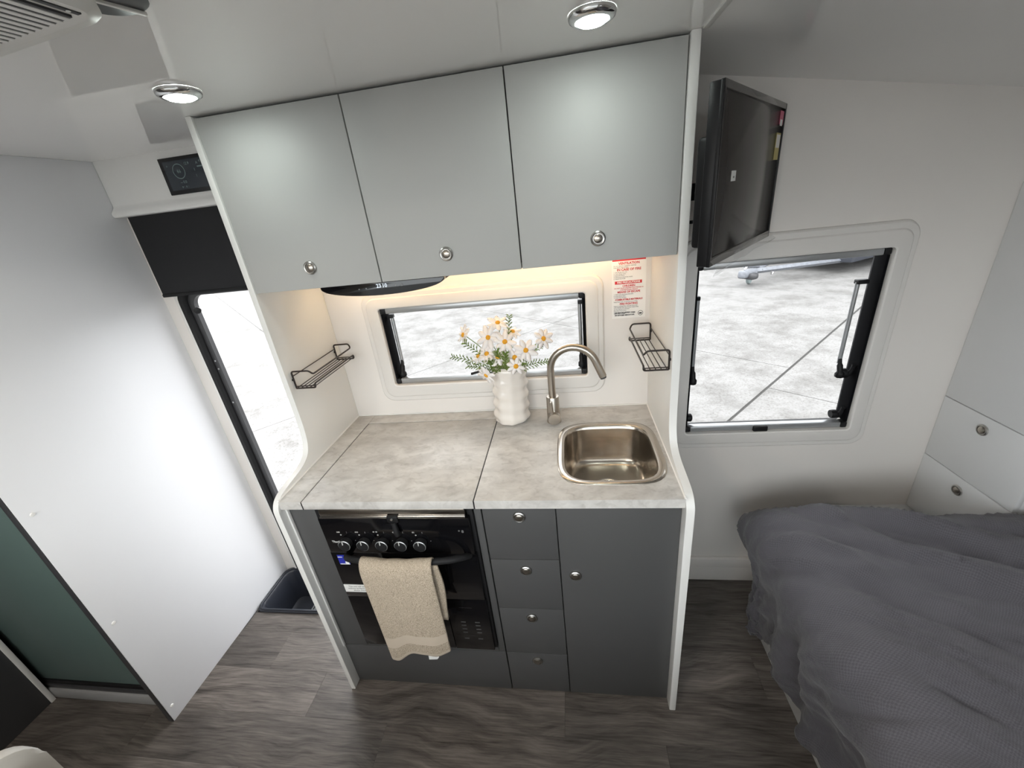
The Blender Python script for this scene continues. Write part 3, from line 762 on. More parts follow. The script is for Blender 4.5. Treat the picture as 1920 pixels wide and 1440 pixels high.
box('stripe', 0.125, 0.140, -0.0013, -0.0008, 0.678, 0.681, 'white_print', st, bev=0)
box('stripe', 0.126, 0.159, -0.0013, -0.0008, 0.6485, 0.6515, 'white_print', st, bev=0)
ns = box('notice_sticker', 0.108, 0.215, -0.0008, -0.0002, 0.523, 0.557, 'white_print', ck, bev=0, label='white paper notice sticker')
for i, s in enumerate(('This unit will not run', 'without its flame guard', 'always check')):
    text('notice_text', s, 0.0085, on_y(0.160, -0.0012, 0.549 - .009 * i), 'grey_print', ns)
for i, z in enumerate((0.392, 0.376, 0.358, 0.341, 0.310)):
    for x in (0.487, 0.535):
        box('key_mark', x - .008, x + .008, 0.0003, 0.0009, z - .0022, z + .0022, 'dim_print', mp_, bev=0)
text('panel_text', '- ------ -', 0.009, on_y(0.512, 0.0004, 0.325), 'dim_print', mp_)
text('panel_text', '---------------', 0.009, on_y(0.505, 0.0004, 0.462), 'dim_print', mp_)

# towel over the handle
def make_towel():
    tw = thing('hand_towel', 'folded beige terry hand towel draped over the black cooker handle', 'towel', (0.31, -0.07, 0.25))
    NX = 26
    hx0, hx1 = 0.247, 0.466
    # path along the cloth: back foot -> over the handle -> front foot
    path = [(-0.040, 0.46), (-0.040, 0.54), (-0.040, 0.62), (-0.041, 0.69), (-0.044, 0.724), (-0.050, 0.738), (-0.058, 0.743), (-0.068, 0.740), (-0.076, 0.730), (-0.080, 0.710)]
    zz = 0.695
    while zz > 0.345:
        path.append((-0.081, zz)); zz -= 0.0140
    path.append((-0.081, 0.342))
    n = len(path)
    bm = bmesh.new(); rows = []
    for j, (py, pz) in enumerate(path):
        row = []
        front = max(0.0, (j - 9) / (n - 10))
        for i in range(NX + 1):
            u = i / NX
            x = hx0 + (hx1 - hx0) * u
            # towel narrows and swings a little as it falls
            x += front * (0.012 * (1 - u) - 0.004) if j > 9 else 0
            wob = math.sin(u * 9.5 + 0.6) * 0.004 * front + math.sin(u * 21 + j * 0.1) * 0.0012
            z = pz
            if front > 0: z = pz + (0.040 * (u - 0.30) - 0.018 * math.exp(-((u - .12) / .16) ** 2) + 0.010 * math.sin(u * 5.0)) * front ** 2 * 1.2
            bow = -0.010 * (1 - (2 * u - 1) ** 2) * (1 if j > 4 else 0.3)
            row.append(bm.verts.new((x, py + bow - wob, z)))
        rows.append(row)
    band0, band1 = n - 8, n - 5
    for j in range(n - 1):
        for i in range(NX):
            f = bm.faces.new((rows[j][i], rows[j][i + 1], rows[j + 1][i + 1], rows[j + 1][i]))
            f.material_index = 1 if (band0 <= j < band1 or j >= n - 2 or j == 0) else 0
    o = mesh_obj('terry_cloth', bm, ['towel', 'towel_band'], tw, 0)
    m = o.modifiers.new('solidify', 'SOLIDIFY'); m.thickness = 0.007; m.offset = 0.0
    s = o.modifiers.new('sub', 'SUBSURF'); s.levels = 1; s.render_levels = 1
    # second fold seen behind the front sheet
    bm = bmesh.new(); rows = []
    for j in range(16):
        z = 0.720 - j * 0.0150
        rows.append([bm.verts.new((0.33 + 0.148 * i / 8 + 0.006 * math.sin(j * .3), -0.064 + 0.003 * math.sin(i * 1.4), z)) for i in range(9)])
    for j in range(15):
        for i in range(8): bm.faces.new((rows[j][i], rows[j][i + 1], rows[j + 1][i + 1], rows[j + 1][i]))
    o = mesh_obj('inner_fold', bm, 'towel', tw, 0)
    m = o.modifiers.new('solidify', 'SOLIDIFY'); m.thickness = 0.006
    bm = bmesh.new()
    pts = [(0.352, 0.300), (0.389, 0.306), (0.385, 0.268), (0.378, 0.258), (0.350, 0.255)]
    bm.faces.new([bm.verts.new((x + .034, -0.086 + 0.05 * (z - .26), z + .074)) for x, z in pts])
    o = mesh_obj('care_tag', bm, 'white_print', tw, label='white care label')
    m = o.modifiers.new('solidify', 'SOLIDIFY'); m.thickness = 0.0006
make_towel()

# ------------------------------------------------------------------ overhead cabinet
oc = thing('overhead_cabinet', 'pale grey three-door overhead cabinet up to the glossy ceiling', 'cabinet', (W / 2, 0.37, 1.476))
box('cabinet_floor', 0.0005, W - .0005, 0.225, D - .001, 1.476, 1.490, 'panel', oc, bev=0.001)
box('cabinet_back', 0.0005, W - .0005, D - .010, D - .001, 1.490, ZC - .001, 'shadow_gap', oc, bev=0)
for x in (0.385, 0.770):
    box('divider', x - .008, x + .008, 0.226, D - .011, 1.490, ZC - .001, 'shadow_gap', oc, bev=0)
box('top_rail', 0.0005, W - .0005, 0.228, 0.240, ZC - .02, ZC - .0005, 'shadow_gap', oc, bev=0)
for a, b, kx in ((0.0025, 0.3830, 0.190), (0.3862, 0.7685, 0.577), (0.7717, W - .003, 0.964)):
    d = box('door', a, b, 0.208, 0.2245, 1.476, ZC - .006, 'overhead', oc, bev=0.0012)
    knob(d, kx, 0.208, 1.532)
# LED strip at the back of the cabinet floor
ls = thing('led_strip', 'warm white light strip under the overhead cabinet', 'light strip', (W / 2, 0.47, 1.470))
box('profile', 0.06, W - .06, 0.462, 0.478, 1.4705, 1.4755, 'alu', ls, bev=0)
box('lit_diffuser', 0.062, W - .062, 0.464, 0.476, 1.4680, 1.4704, 'ledstrip', ls, bev=0)
# range hood lip
rh = thing('range_hood', 'black curved range hood lip with lit digits under overhead cabinet', 'range hood', (0.378, 0.25, 1.445))
box('hood_body', 0.225, 0.535, 0.232, 0.450, 1.455, 1.4755, 'black', rh, bev=0.003)
cr = [(0.198, 1.4750), (0.558, 1.4750)] + [(0.378 + 0.180 * math.cos(PI * k / 24), 1.4710 - 0.030 * math.sin(PI * k / 24)) for k in range(0, 25)]
prism('glass_lip', cr, 'y', 0.212, 0.231, 'black_gloss', rh, bev=0.001)
text('digits', '23', 0.0145, on_y(0.371, 0.2112, 1.466), 'digit', rh, bold=0.0002)
text('digits', '10', 0.0145, on_y(0.388, 0.2112, 1.466), 'digit', rh, bold=0.0002)
for x, z in ((0.312, 1.4615), (0.333, 1.4625), (0.420, 1.464)):
    box('touch_mark', x - .0015, x + .0015, 0.2112, 0.2119, z - .0015, z + .0015, 'grey_print', rh, bev=0)
ring_y('touch_ring', 0.437, 0.2113, 1.4645, 0.0035, 0.001, 'grey_print', rh, 14)

# ------------------------------------------------------------------ safety notice on the splashback
sg = thing('safety_notice', 'safety notice sheet with red headings on the wall right of the kitchen window', 'notice', (1.084, D - .001, 1.238))
box('sheet', 1.030, 1.140, D - .0012, D - .0002, 1.236, 1.452, 'paper', sg, bev=0)
YT = D - .0016
box('red_bar', 1.032, 1.138, YT, D - .0012, 1.4265, 1.446, 'red', sg, bev=0)
def head(z, s, size=0.0125): text('heading', s, size, on_y(1.085, YT - .0001, z), 'red', sg, bold=0.0003)
def body(z, s, x=1.036, size=0.0052, mat='black_print'): text('line', s, size * 0.92, on_y(x, YT - .0001, z), mat, sg, align='LEFT')
head(1.4185, 'VENTILATION', 0.0105)
body(1.4110, 'Do not obstruct ventilation openings'); body(1.4060, 'Keep them clear of dust')
head(1.3985, 'IN CASE OF FIRE', 0.0105)
for i, s in enumerate(('1  Get all persons out', '2  Turn off gas valve', '3  Raise the alarm', '4  Disconnect electricity supply', '5  Attack fire if safe')): body(1.3910 - .0053 * i, s)
box('red_bar', 1.040, 1.127, YT, D - .0012, 1.3520, 1.3620, 'red', sg, bev=0)
text('bar_text', 'FIRE PRECAUTIONS', 0.0085, on_y(1.084, YT - .0002, 1.357), 'white_print', sg, bold=0.0002)
head(1.3455, 'CHILDREN', 0.0085)
text('heading', 'DO NOT LEAVE CHILDREN UNATTENDED IN', 0.0046, on_y(1.085, YT - .0001, 1.3385), 'red', sg, bold=0.0001)
text('heading', 'A RECREATIONAL VEHICLE', 0.0046, on_y(1.085, YT - .0001, 1.3328), 'red', sg, bold=0.0001)
head(1.3255, 'MEANS OF ESCAPE', 0.0088)
for i, s in enumerate(('1  Make sure you know the exits', '2  Keep doors clear', '3  Keep keys at hand')): body(1.3180 - .0053 * i, s)
head(1.3000, 'COMBUSTIBLE MATERIALS', 0.0076)
body(1.2930, 'Keep them clear of heating and cooking')
head(1.2855, 'FIRE FIGHTING', 0.0088)
for i, s in enumerate(('Keep an extinguisher near the door and', 'a fire blanket near the cooker where they', 'can be reached at all times', 'Read the instructions', 'Check the charge regularly', 'Report any damage')): body(1.2785 - .0052 * i, s)
text('warning', 'DO NOT PLACE HOT ITEMS', 0.0054, on_y(1.0730, YT - .0001, 1.2545), 'black_print', sg, bold=0.0003)
text('warning', 'ON KITCHEN BENCHTOPS', 0.0054, on_y(1.0715, YT - .0001, 1.2465), 'black_print', sg, bold=0.0003)
ring_y('symbol_ring', 1.124, YT - .0002, 1.2510, 0.0085, 0.0014, 'black_print', sg, 24)
box('symbol_pot', 1.1195, 1.1285, YT - .0003, YT, 1.2480, 1.2525, 'black_print', sg, bev=0)

# ------------------------------------------------------------------ wire racks
def wire_rack(xp, s, y0, y1, label, wdt=0.072):
    """xp: panel face, s: direction away from it"""
    zt, zb = 1.224, 1.166
    r = thing('wire_spice_rack', label, 'rack', (xp, (y0 + y1) / 2, zb), 'wire racks in the kitchen alcove')
    R = 0.0028; xo = xp + s * .004; xi = xp + s * wdt
    for nm, pts in (('upper_loop', [(xo, y0, zb), (xo, y0, zt), (xi - s * .008, y0, zt), (xi, y0 + .006, zt - .014), (xi, y1 - .006, zt - .014), (xi - s * .008, y1, zt), (xo, y1, zt), (xo, y1, zb)]),
                    ('lower_loop', [(xo, y0, zb), (xi, y0, zb), (xi, y0, zb + .014), (xi, y1, zb + .014), (xi, y1, zb), (xo, y1, zb)])):
        tube(nm, fillet_path(pts, 0.008), R, 'wire', r, 8)
    for q in (y0, y1):
        tube('cross_wire', [(xo, q, zb + .007), (xi, q, zb + .007)], 0.0017, 'wire', r, 6)
    for f in (0.08, 0.30, 0.52, 0.74, 0.93):
        x = xo + (xi - xo) * f
        tube('shelf_wire', [(x, y0, zb + .003), (x, y1, zb + .003)], 0.0016, 'wire', r, 6)
    tube('back_wire', [(xo, y0, zb + .042), (xo, y1, zb + .042)], 0.0016, 'wire', r, 6)
    for q in (y0, y1):
        lathe('mount', [(0.004, 0), (0.004, .004), (0, .005)], (xp, q, zb + .030), (s, 0, 0), 'black', r, 10)
wire_rack(0.0, 1, 0.230, 0.490, 'dark wire rack on the left side panel near the entry door')
wire_rack(W, -1, 0.222, 0.488, 'dark wire rack on the right side panel above the sink')

# ------------------------------------------------------------------ vase with daisies
VX, VY, VH = 0.655, 0.452, 0.222
def make_vase():
    v = thing('vase', 'cream rippled ceramic vase on the benchtop by the window', 'vase', (VX, VY, ZB))
    n = 48; loops = []
    steps = 44
    for j in range(steps + 1):
        h = j / steps
        base = 0.0605 + 0.004 * (1 - h)
        if h < 0.05: base -= 0.014 * (1 - h / 0.05) ** 2
        lp = []
        for k in range(n):
            th = 2 * PI * k / n
            rip = math.sin(2 * PI * (h * 5.0 - 0.15) + th) * 0.0036 * (0.25 + 0.75 * abs(math.cos(th)))
            fl = 0.0015 * math.cos(9 * th)
            r = base + rip + fl - (0.004 if h > 0.97 else 0) * (h - .97) / .03
            lp.append((VX + r * math.cos(th) + 0.010 * h, VY + r * math.sin(th), ZB + VH * h + 0.0005))
        loops.append(lp)
    top = loops[-1]
    def inset(lp, d, z): 
        c = Vector((VX + .010, VY, 0))
        return [(c.x + (p[0] - c.x) * d, c.y + (p[1] - c.y) * d, z) for p in lp]
    loops += [inset(top, 0.96, ZB + VH + .002), inset(top, 0.91, ZB + VH), inset(top, 0.88, ZB + VH - .03), inset(top, 0.85, ZB + .03)]
    loft('vase_wall', loops, 'ceramic', v, cap0=True, cap1=True, smooth=0)
make_vase()

def petal_mesh(L, w, cup):
    bm = bmesh.new(); rows = []
    for j in range(6):
        t = j / 5
        ww = w * (0.30 + 1.0 * math.sin(PI * min(1, t * 0.86 + 0.06)) ** 0.8) * (1.0 if j < 5 else 0.62)
        rr = 0.004 + L * t
        z = cup * (t ** 1.5) * L + 0.0015 * math.sin(t * 6)
        rows.append([bm.verts.new((rr, ww * q, z + (0.0022 if q == 0 else 0.0))) for q in (-0.5, 0, 0.5)])
    for a, b in zip(rows, rows[1:]):
        for i in range(2): bm.faces.new((a[i], a[i + 1], b[i + 1], b[i]))
    return bm

def daisy(pos, normal, size, label, npet=8):
    nrm = Vector(normal).normalized(); P = Vector(pos)
    Q = nrm.to_track_quat('Z', 'Y').to_matrix().to_4x4()
    foot = Vector((VX + .010 + (P.x - VX) * 0.10, VY + (P.y - VY) * 0.1, ZB + 0.09))
    f = thing('daisy', label, 'flower', foot, 'artificial daisies in the cream vase')
    mid = Vector((VX + .010 + (P.x - VX - .010) * 0.42, VY + (P.y - VY) * 0.42, ZB + VH + 0.012))
    d = mid - Vector((VX + .010, VY, mid.z))
    if d.length > 0.042: mid = Vector((VX + .010, VY, mid.z)) + d.normalized() * 0.042
    pts = smooth_path([foot, foot.lerp(mid, 0.5), mid, mid.lerp(P, 0.5) - nrm * 0.006 + Vector((0, 0, .004)), P - nrm * 0.004], 4)
    tube('stem', pts, 0.0014, 'stem', f, 6)
    a0 = random.uniform(0, 2)
    for k in range(npet):
        bm = petal_mesh(size * random.uniform(0.95, 1.14), size * 0.44, random.uniform(-0.12, 0.22))
        T = Matrix.Translation(P) @ Q @ Matrix.Rotation(a0 + 2 * PI * k / npet + random.uniform(-.1, .1), 4, 'Z') @ Matrix.Rotation(random.uniform(-.25, .25), 4, 'X')
        bmesh.ops.transform(bm, matrix=T, verts=bm.verts[:])
        o = mesh_obj('petal', bm, 'petal', f, 0)
        m = o.modifiers.new('solidify', 'SOLIDIFY'); m.thickness = 0.0006
    lathe('flower_centre', [(0.0, -.003), (0.0075, -.001), (0.0088, .0020), (0.0076, .0052), (0.0042, .0072), (0.0, .0078)], P, nrm, 'disc', f, 14)

CAM = Vector(cam.location)
fl = [((0.526, .43, 1.245), (-.55, -.45, .30), .030, 'daisy leaning furthest left over the vase, seen sideways'),
      ((0.612, .42, 1.233), (-.10, -.95, .45), .036, 'large open daisy at upper left of the bouquet, facing out'),
      ((0.645, .45, 1.272), (.10, -.50, .95), .033, 'topmost daisy in the bouquet tilted upward'),
      ((0.668, .41, 1.217), (.15, -.85, .60), .034, 'daisy with orange centre just right of the large open one'),
      ((0.795, .43, 1.213), (.55, -.75, .35), .031, 'daisy standing alone furthest right toward the tap'),
      ((0.735, .41, 1.183), (.30, -.95, .35), .035, 'open daisy right of the middle of the bouquet'),
      ((0.697, .40, 1.164), (.05, -.95, .30), .029, 'daisy low in front, right of the middle'),
      ((0.604, .40, 1.182), (-.25, -.60, .75), .031, 'daisy left of the middle with half hidden yellow centre'),
      ((0.700, .385, 1.138), (.20, -.98, .10), .026, 'small daisy hanging lowest at the right of the vase rim'),
      ((0.572, .41, 1.172), (-.60, -.45, .65), .027, 'small tilted daisy at left just above the vase rim'),
      ((0.640, .40, 1.168), (.10, -.70, .70), .028, 'daisy in the centre of the bouquet above the greenery'),
      ((0.596, .385, 1.112), (-.45, -.70, -.35), .034, 'white daisy drooping over the left of the vase rim'),
      ((0.690, .46, 1.235), (.35, -.30, .85), .029, 'daisy at the back of the bouquet behind the others')]
for p_, n_, s_, l_ in fl: daisy(p_, n_, s_, l_)

def sprig(base, tip, label):
    f = thing('fern_sprig', label, 'leaf sprig', base, 'feathery green sprigs in the cream vase')
    B, T = Vector(base), Vector(tip)
    pts = smooth_path([B, B.lerp(T, .5) + Vector((0, -.004, .010)), T], 7)
    st = tube('stem', pts, 0.0010, 'stem', f, 5)
    bm = bmesh.new()
    ax = (T - B).normalized(); side = ax.cross(Vector((0, -1, 0.2))).normalized()
    for i, p in enumerate(pts[3:]):
        for s in (-1, 1):
            L = random.uniform(.016, .026) * (1.0 - 0.45 * i / len(pts))
            q = p + ax * L * .75 + side * s * L * .65 + Vector((0, random.uniform(-.006, .006), random.uniform(-.003, .003)))
            bm_tube(bm, [p, p.lerp(q, .55) + ax * .001, q], [.0015, .0012, .0006], 4)
            m_ = p.lerp(q, .5)
            for e in (-1, 1):
                bm_tube(bm, [m_, m_ + (q - p) * .35 + side * e * L * .22], [.0011, .0006], 4)
    mesh_obj('leaflets', bm, 'stem', f, 0)
zb_ = ZB + VH
sprig((0.640, .43, zb_ - .02), (0.480, .42, 1.172), 'feathery sprig reaching furthest left of the vase')
sprig((0.640, .42, zb_ - .02), (0.535, .40, 1.225), 'feathery sprig rising to the upper left daisy')
sprig((0.650, .40, zb_ - .02), (0.540, .38, 1.150), 'short feathery sprig low at the left of the vase')
sprig((0.690, .43, zb_ - .02), (0.812, .42, 1.135), 'feathery sprig reaching right toward the tap')
sprig((0.685, .43, zb_ - .02), (0.785, .43, 1.190), 'feathery sprig rising toward the lone right daisy')
sprig((0.665, .44, zb_ - .02), (0.686, .45, 1.290), 'tall feathery sprig standing behind the topmost daisies')
sprig((0.660, .41, zb_ - .02), (0.640, .39, 1.190), 'feathery sprig in the middle of the bouquet')
sprig((0.665, .40, zb_ - .02), (0.670, .38, 1.185), 'feathery sprig just right of the middle of the bouquet')
sprig((0.650, .40, zb_ - .02), (0.610, .38, 1.165), 'short feathery sprig left of the middle of the bouquet')
sprig((0.675, .41, zb_ - .02), (0.725, .39, 1.145), 'short feathery sprig right of the vase rim')

# ------------------------------------------------------------------ television on its bracket
TV0 = Vector((1.176, 0.052, 0)); TV1 = Vector((1.472, 0.476, 0))
tvd = (TV1 - TV0).normalized(); tvn = Vector((tvd.y, -tvd.x, 0)); TVW = (TV1 - TV0).length
TVM = Matrix(((tvd.x, -tvn.x, 0, TV0.x), (tvd.y, -tvn.y, 0, TV0.y), (0, 0, 1, 0), (0, 0, 0, 1)))   # local x along the screen, y backwards
tv = thing('television', 'flat black television in clear film on the side panel bracket', 'television', ((TV0.x + TV1.x) / 2, (TV0.y + TV1.y) / 2, 1.465))
TZ0, TZ1 = 1.466, 1.793
box('cabinet', 0.0, TVW, 0.002, 0.024, TZ0, TZ1, 'tv_black', tv, bev=0.003, mtx=TVM)
scr = box('screen', 0.010, TVW - .010, 0.0, 0.003, TZ0 + .016, TZ1 - .012, 'screen', tv, bev=0.0005, mtx=TVM)
box('bezel', 0.0, TVW, -0.003, 0.004, TZ1 - .013, TZ1 + .0005, 'film', tv, bev=0.001, mtx=TVM)
box('bezel', 0.0, TVW, -0.003, 0.004, TZ0 - .0005, TZ0 + .017, 'film', tv, bev=0.001, mtx=TVM)
box('bezel', -0.0005, 0.010, -0.003, 0.004, TZ0, TZ1, 'tv_black', tv, bev=0.001, mtx=TVM)
box('bezel', TVW - .010, TVW + .0005, -0.003, 0.004, TZ0, TZ1, 'tv_black', tv, bev=0.001, mtx=TVM)
box('rear_housing', 0.06, TVW - .06, 0.024, 0.060, TZ0 + .03, TZ1 - .08, 'tv_black', tv, bev=0.008, mtx=TVM)
s1 = box('price_label', 0.100, 0.130, -0.0010, -0.0002, 1.625, 1.645, 'white_print', tv, bev=0, mtx=TVM, label='small white paper label')
box('label_print', 0.110, 0.120, -0.0014, -0.0009, 1.631, 1.6345, 'grey_print', s1, bev=0, mtx=TVM)
box('energy_label', TVW - .050, TVW - .012, -0.0010, -0.0002, 1.745, 1.775, 'pink', tv, bev=0, mtx=TVM, label='pink and white rating sticker')
box('energy_print', TVW - .044, TVW - .020, -0.0014, -0.0009, 1.742, 1.756, 'white_print', tv, bev=0, mtx=TVM)
yl = box('yellow_label', TVW - .062, TVW - .016, -0.0010, -0.0002, 1.664, 1.726, 'yellow', tv, bev=0, mtx=TVM, label='yellow rating sticker')
box('label_print', TVW - .058, TVW - .020, -0.0014, -0.0009, 1.692, 1.722, 'paper', yl, bev=0, mtx=TVM)
# loose protective film hanging below the lower edge
bm = bmesh.new(); rows = []
for i in range(15):
    u = i / 14
    sag = 0.030 * math.exp(-((u - 0.0) / .35) ** 2) + 0.006 * math.sin(u * 17)
    p0 = TVM @ Vector((TVW * u, -0.004, TZ0 + .012 + .004 * math.sin(u * 11))); p1 = TVM @ Vector((TVW * u, -0.018 - .008 * math.sin(u * 9), TZ0 - .004)); p2 = TVM @ Vector((TVW * u + .004, -0.010, TZ0 - .012 - sag * .3))
    rows.append([bm.verts.new(p) for p in (p0, p1, p2)])
for a, b in zip(rows, rows[1:]):
    for i in range(2): bm.faces.new((a[i], a[i + 1], b[i + 1], b[i]))
mesh_obj('clear_film', bm, 'clearfilm', tv, 0, label='loose clear protective film')
# bracket on the side panel
bk = thing('tv_bracket', 'black swing arm bracket between side panel and television', 'bracket', (W + TP + .003, 0.33, 1.56))
XP = W + TP + .003
box('wall_plate', XP, XP + .008, 0.290, 0.350, 1.530, 1.690, 'black', bk, bev=0.002)
box('arm', XP + .008, XP + .040, 0.300, 0.340, 1.590, 1.630, 'black', bk, bev=0.004)
pc = TVM @ Vector((TVW / 2 - .03, 0.062, 1.61))
tube('swing_arm', [(XP + .030, 0.320, 1.61), (pc.x, pc.y, 1.61)], 0.014, 'black', bk, 10)
box('tv_plate', TVW / 2 - .09, TVW / 2 + .03, 0.061, 0.068, 1.555, 1.665, 'black', bk, bev=0.002, mtx=TVM)
lathe('clamp_knob', [(0.004, 0), (0.004, .018), (0.012, .020), (0.012, .030), (0, .032)], (XP, 0.235, 1.545), (1, 0, 0), 'black', bk, 12)

# ------------------------------------------------------------------ ceiling fittings
def downlight(x, y, label, lens='lens'):
    d = thing('downlight', label, 'ceiling light', (x, y, ZC), 'ceiling downlights')
    lathe('bezel', [(0.040, 0.0), (0.041, .004), (0.039, .009), (0.033, .0125), (0.0295, .0125), (0.0280, .010), (0.0280, .004)], (x, y, ZC - .0002), (0, 0, -1), 'chrome', d, 36, cap=False)
    lathe('lens', [(0.0280, .006), (0.0275, .0125), (0.022, .0155), (0.0, .0165)], (x, y, ZC), (0, 0, -1), lens, d, 32)
downlight(0.130, 0.040, 'lit chrome downlight at the left end of the overhead cabinet')
downlight(0.948, 0.030, 'lit chrome downlight at the right end of the overhead cabinet')
downlight(0.350, -1.200, 'unseen fill downlight added over the dinette table', 'lens_fill')  # out of view, added to brighten the room from behind the camera
downlight(-0.420, -1.200, 'unseen fill downlight added over the dinette seat back', 'lens_fill')  # second added fill lamp, lifts the white partition
downlight(2.30, -0.60, 'unseen warm fill downlight added over the bed', 'lens_bed_fill')  # out of view, added to warm the wall by the bed

ac = thing('air_conditioner', 'white ceiling air conditioner with slatted grille', 'air conditioner', (0.0, -0.70, 1.85))
ACM = Matrix.Translation((0.424, -0.379, 0)) @ Matrix.Rotation(math.radians(-8), 4, 'Z')
def acl(x1_, y1_, r, z): return [ACM @ Vector((x, y, z)) for x, y in rrect((x1_ - 0.62) / 2, (y1_ - 0.62) / 2, (x1_ + 0.62) / 2, (y1_ + 0.62) / 2, r, 8)]
loft('casing', [acl(-.012, .020, .05, ZC - .0003), acl(-.002, .030, .05, 1.875), acl(0.0, .031, .05, 1.862), acl(0.0, .026, .048, 1.858), acl(0.0, .003, .024, 1.850), acl(-.003, 0.0, .022, 1.849)], 'ac', ac, cap1=True, smooth=40)
box('grille_well', -0.50, -0.016, -0.50, -0.014, 1.8468, 1.8492, 'ac_dark', ac, bev=0, mtx=ACM)
gx = -0.0195
while gx > -0.49:
    box('slat', gx - .0062, gx, -0.50, -0.014, 1.8459, 1.8469, 'ac', ac, bev=0, mtx=ACM)
    gx -= 0.0112
box('outlet_slot', -0.010, -0.0045, -0.50, -0.012, 1.8478, 1.8494, 'ac_dark', ac, bev=0.0004, mtx=ACM)
pi_ = ACM @ Vector((-.007, -.022, 1.848))
lathe('indicator', [(0.002, 0), (0.002, .0006), (0, .0008)], pi_, (0, 0, -1), 'white_print', ac, 10)
vt = thing('ceiling_vent', 'round dark ceiling vent with a white bar beside the air conditioner', 'vent', (0.352, -0.288, ZC))
lathe('vent_disc', [(0.045, 0), (0.045, .003), (0.041, .006), (0.0, .007)], (0.352, -0.288, ZC - .0002), (0, 0, -1), 'greyframe', vt, 32)
box('bar', -0.043, 0.043, -0.0025, 0.0025, ZC - .0105, ZC - .0065, 'white_plastic', vt, bev=0.001, mtx=Matrix.Translation((0.352, -0.288, 0)) @ Matrix.Rotation(1.2, 4, 'Z'))

# ------------------------------------------------------------------ bedside robe and ledge
rb = thing('bedside_robe', 'white bedside robe with two drawers at the right of the bed', 'wardrobe', (2.35, 0.37, 0.417))
RX = 2.131
box('carcass', RX + .017, 2.62, 0.215, D - .0005, 0.419, 1.655, 'robe', rb, bev=0.001)
def wallz(x): return ZC - 0.168 * (x - 1.182)
box('upper_door', RX, RX + .016, 0.2145, D - .001, 0.8865, wallz(RX) - .014, 'robe', rb, bev=0.001)
for za, zb, kz in ((0.6565, 0.8835, 0.841), (0.4200, 0.6535, 0.609)):
    d = box('drawer', RX, RX + .016, 0.2145, D - .001, za, zb, 'robe', rb, bev=0.001)
    knob(d, RX, 0.374, kz, (-1, 0, 0))
lg = thing('bedside_ledge', 'low white bedside box below the robe beside the bed', 'box', (2.2, 0.43, 0))
box('box_body', 1.875, 2.62, 0.330, D - .0005, 0.0, 0.405, 'robe', lg, bev=0.002)
box('box_top', 1.870, 2.62, 0.325, D - .0005, 0.405, 0.418, 'robe', lg, bev=0.002)

# ------------------------------------------------------------------ bed
bd = thing('bed', 'low white bed base and mattress under the grey duvet', 'bed', (2.2, -0.46, 0))
box('base', 1.550, 2.98, -1.19, 0.262, 0.0, 0.30, 'robe', bd, bev=0.004)
box('mattress', 1.545, 2.98, -1.21, 0.262, 0.30, 0.560, 'mattress', bd, bev=0.035, seg=4)

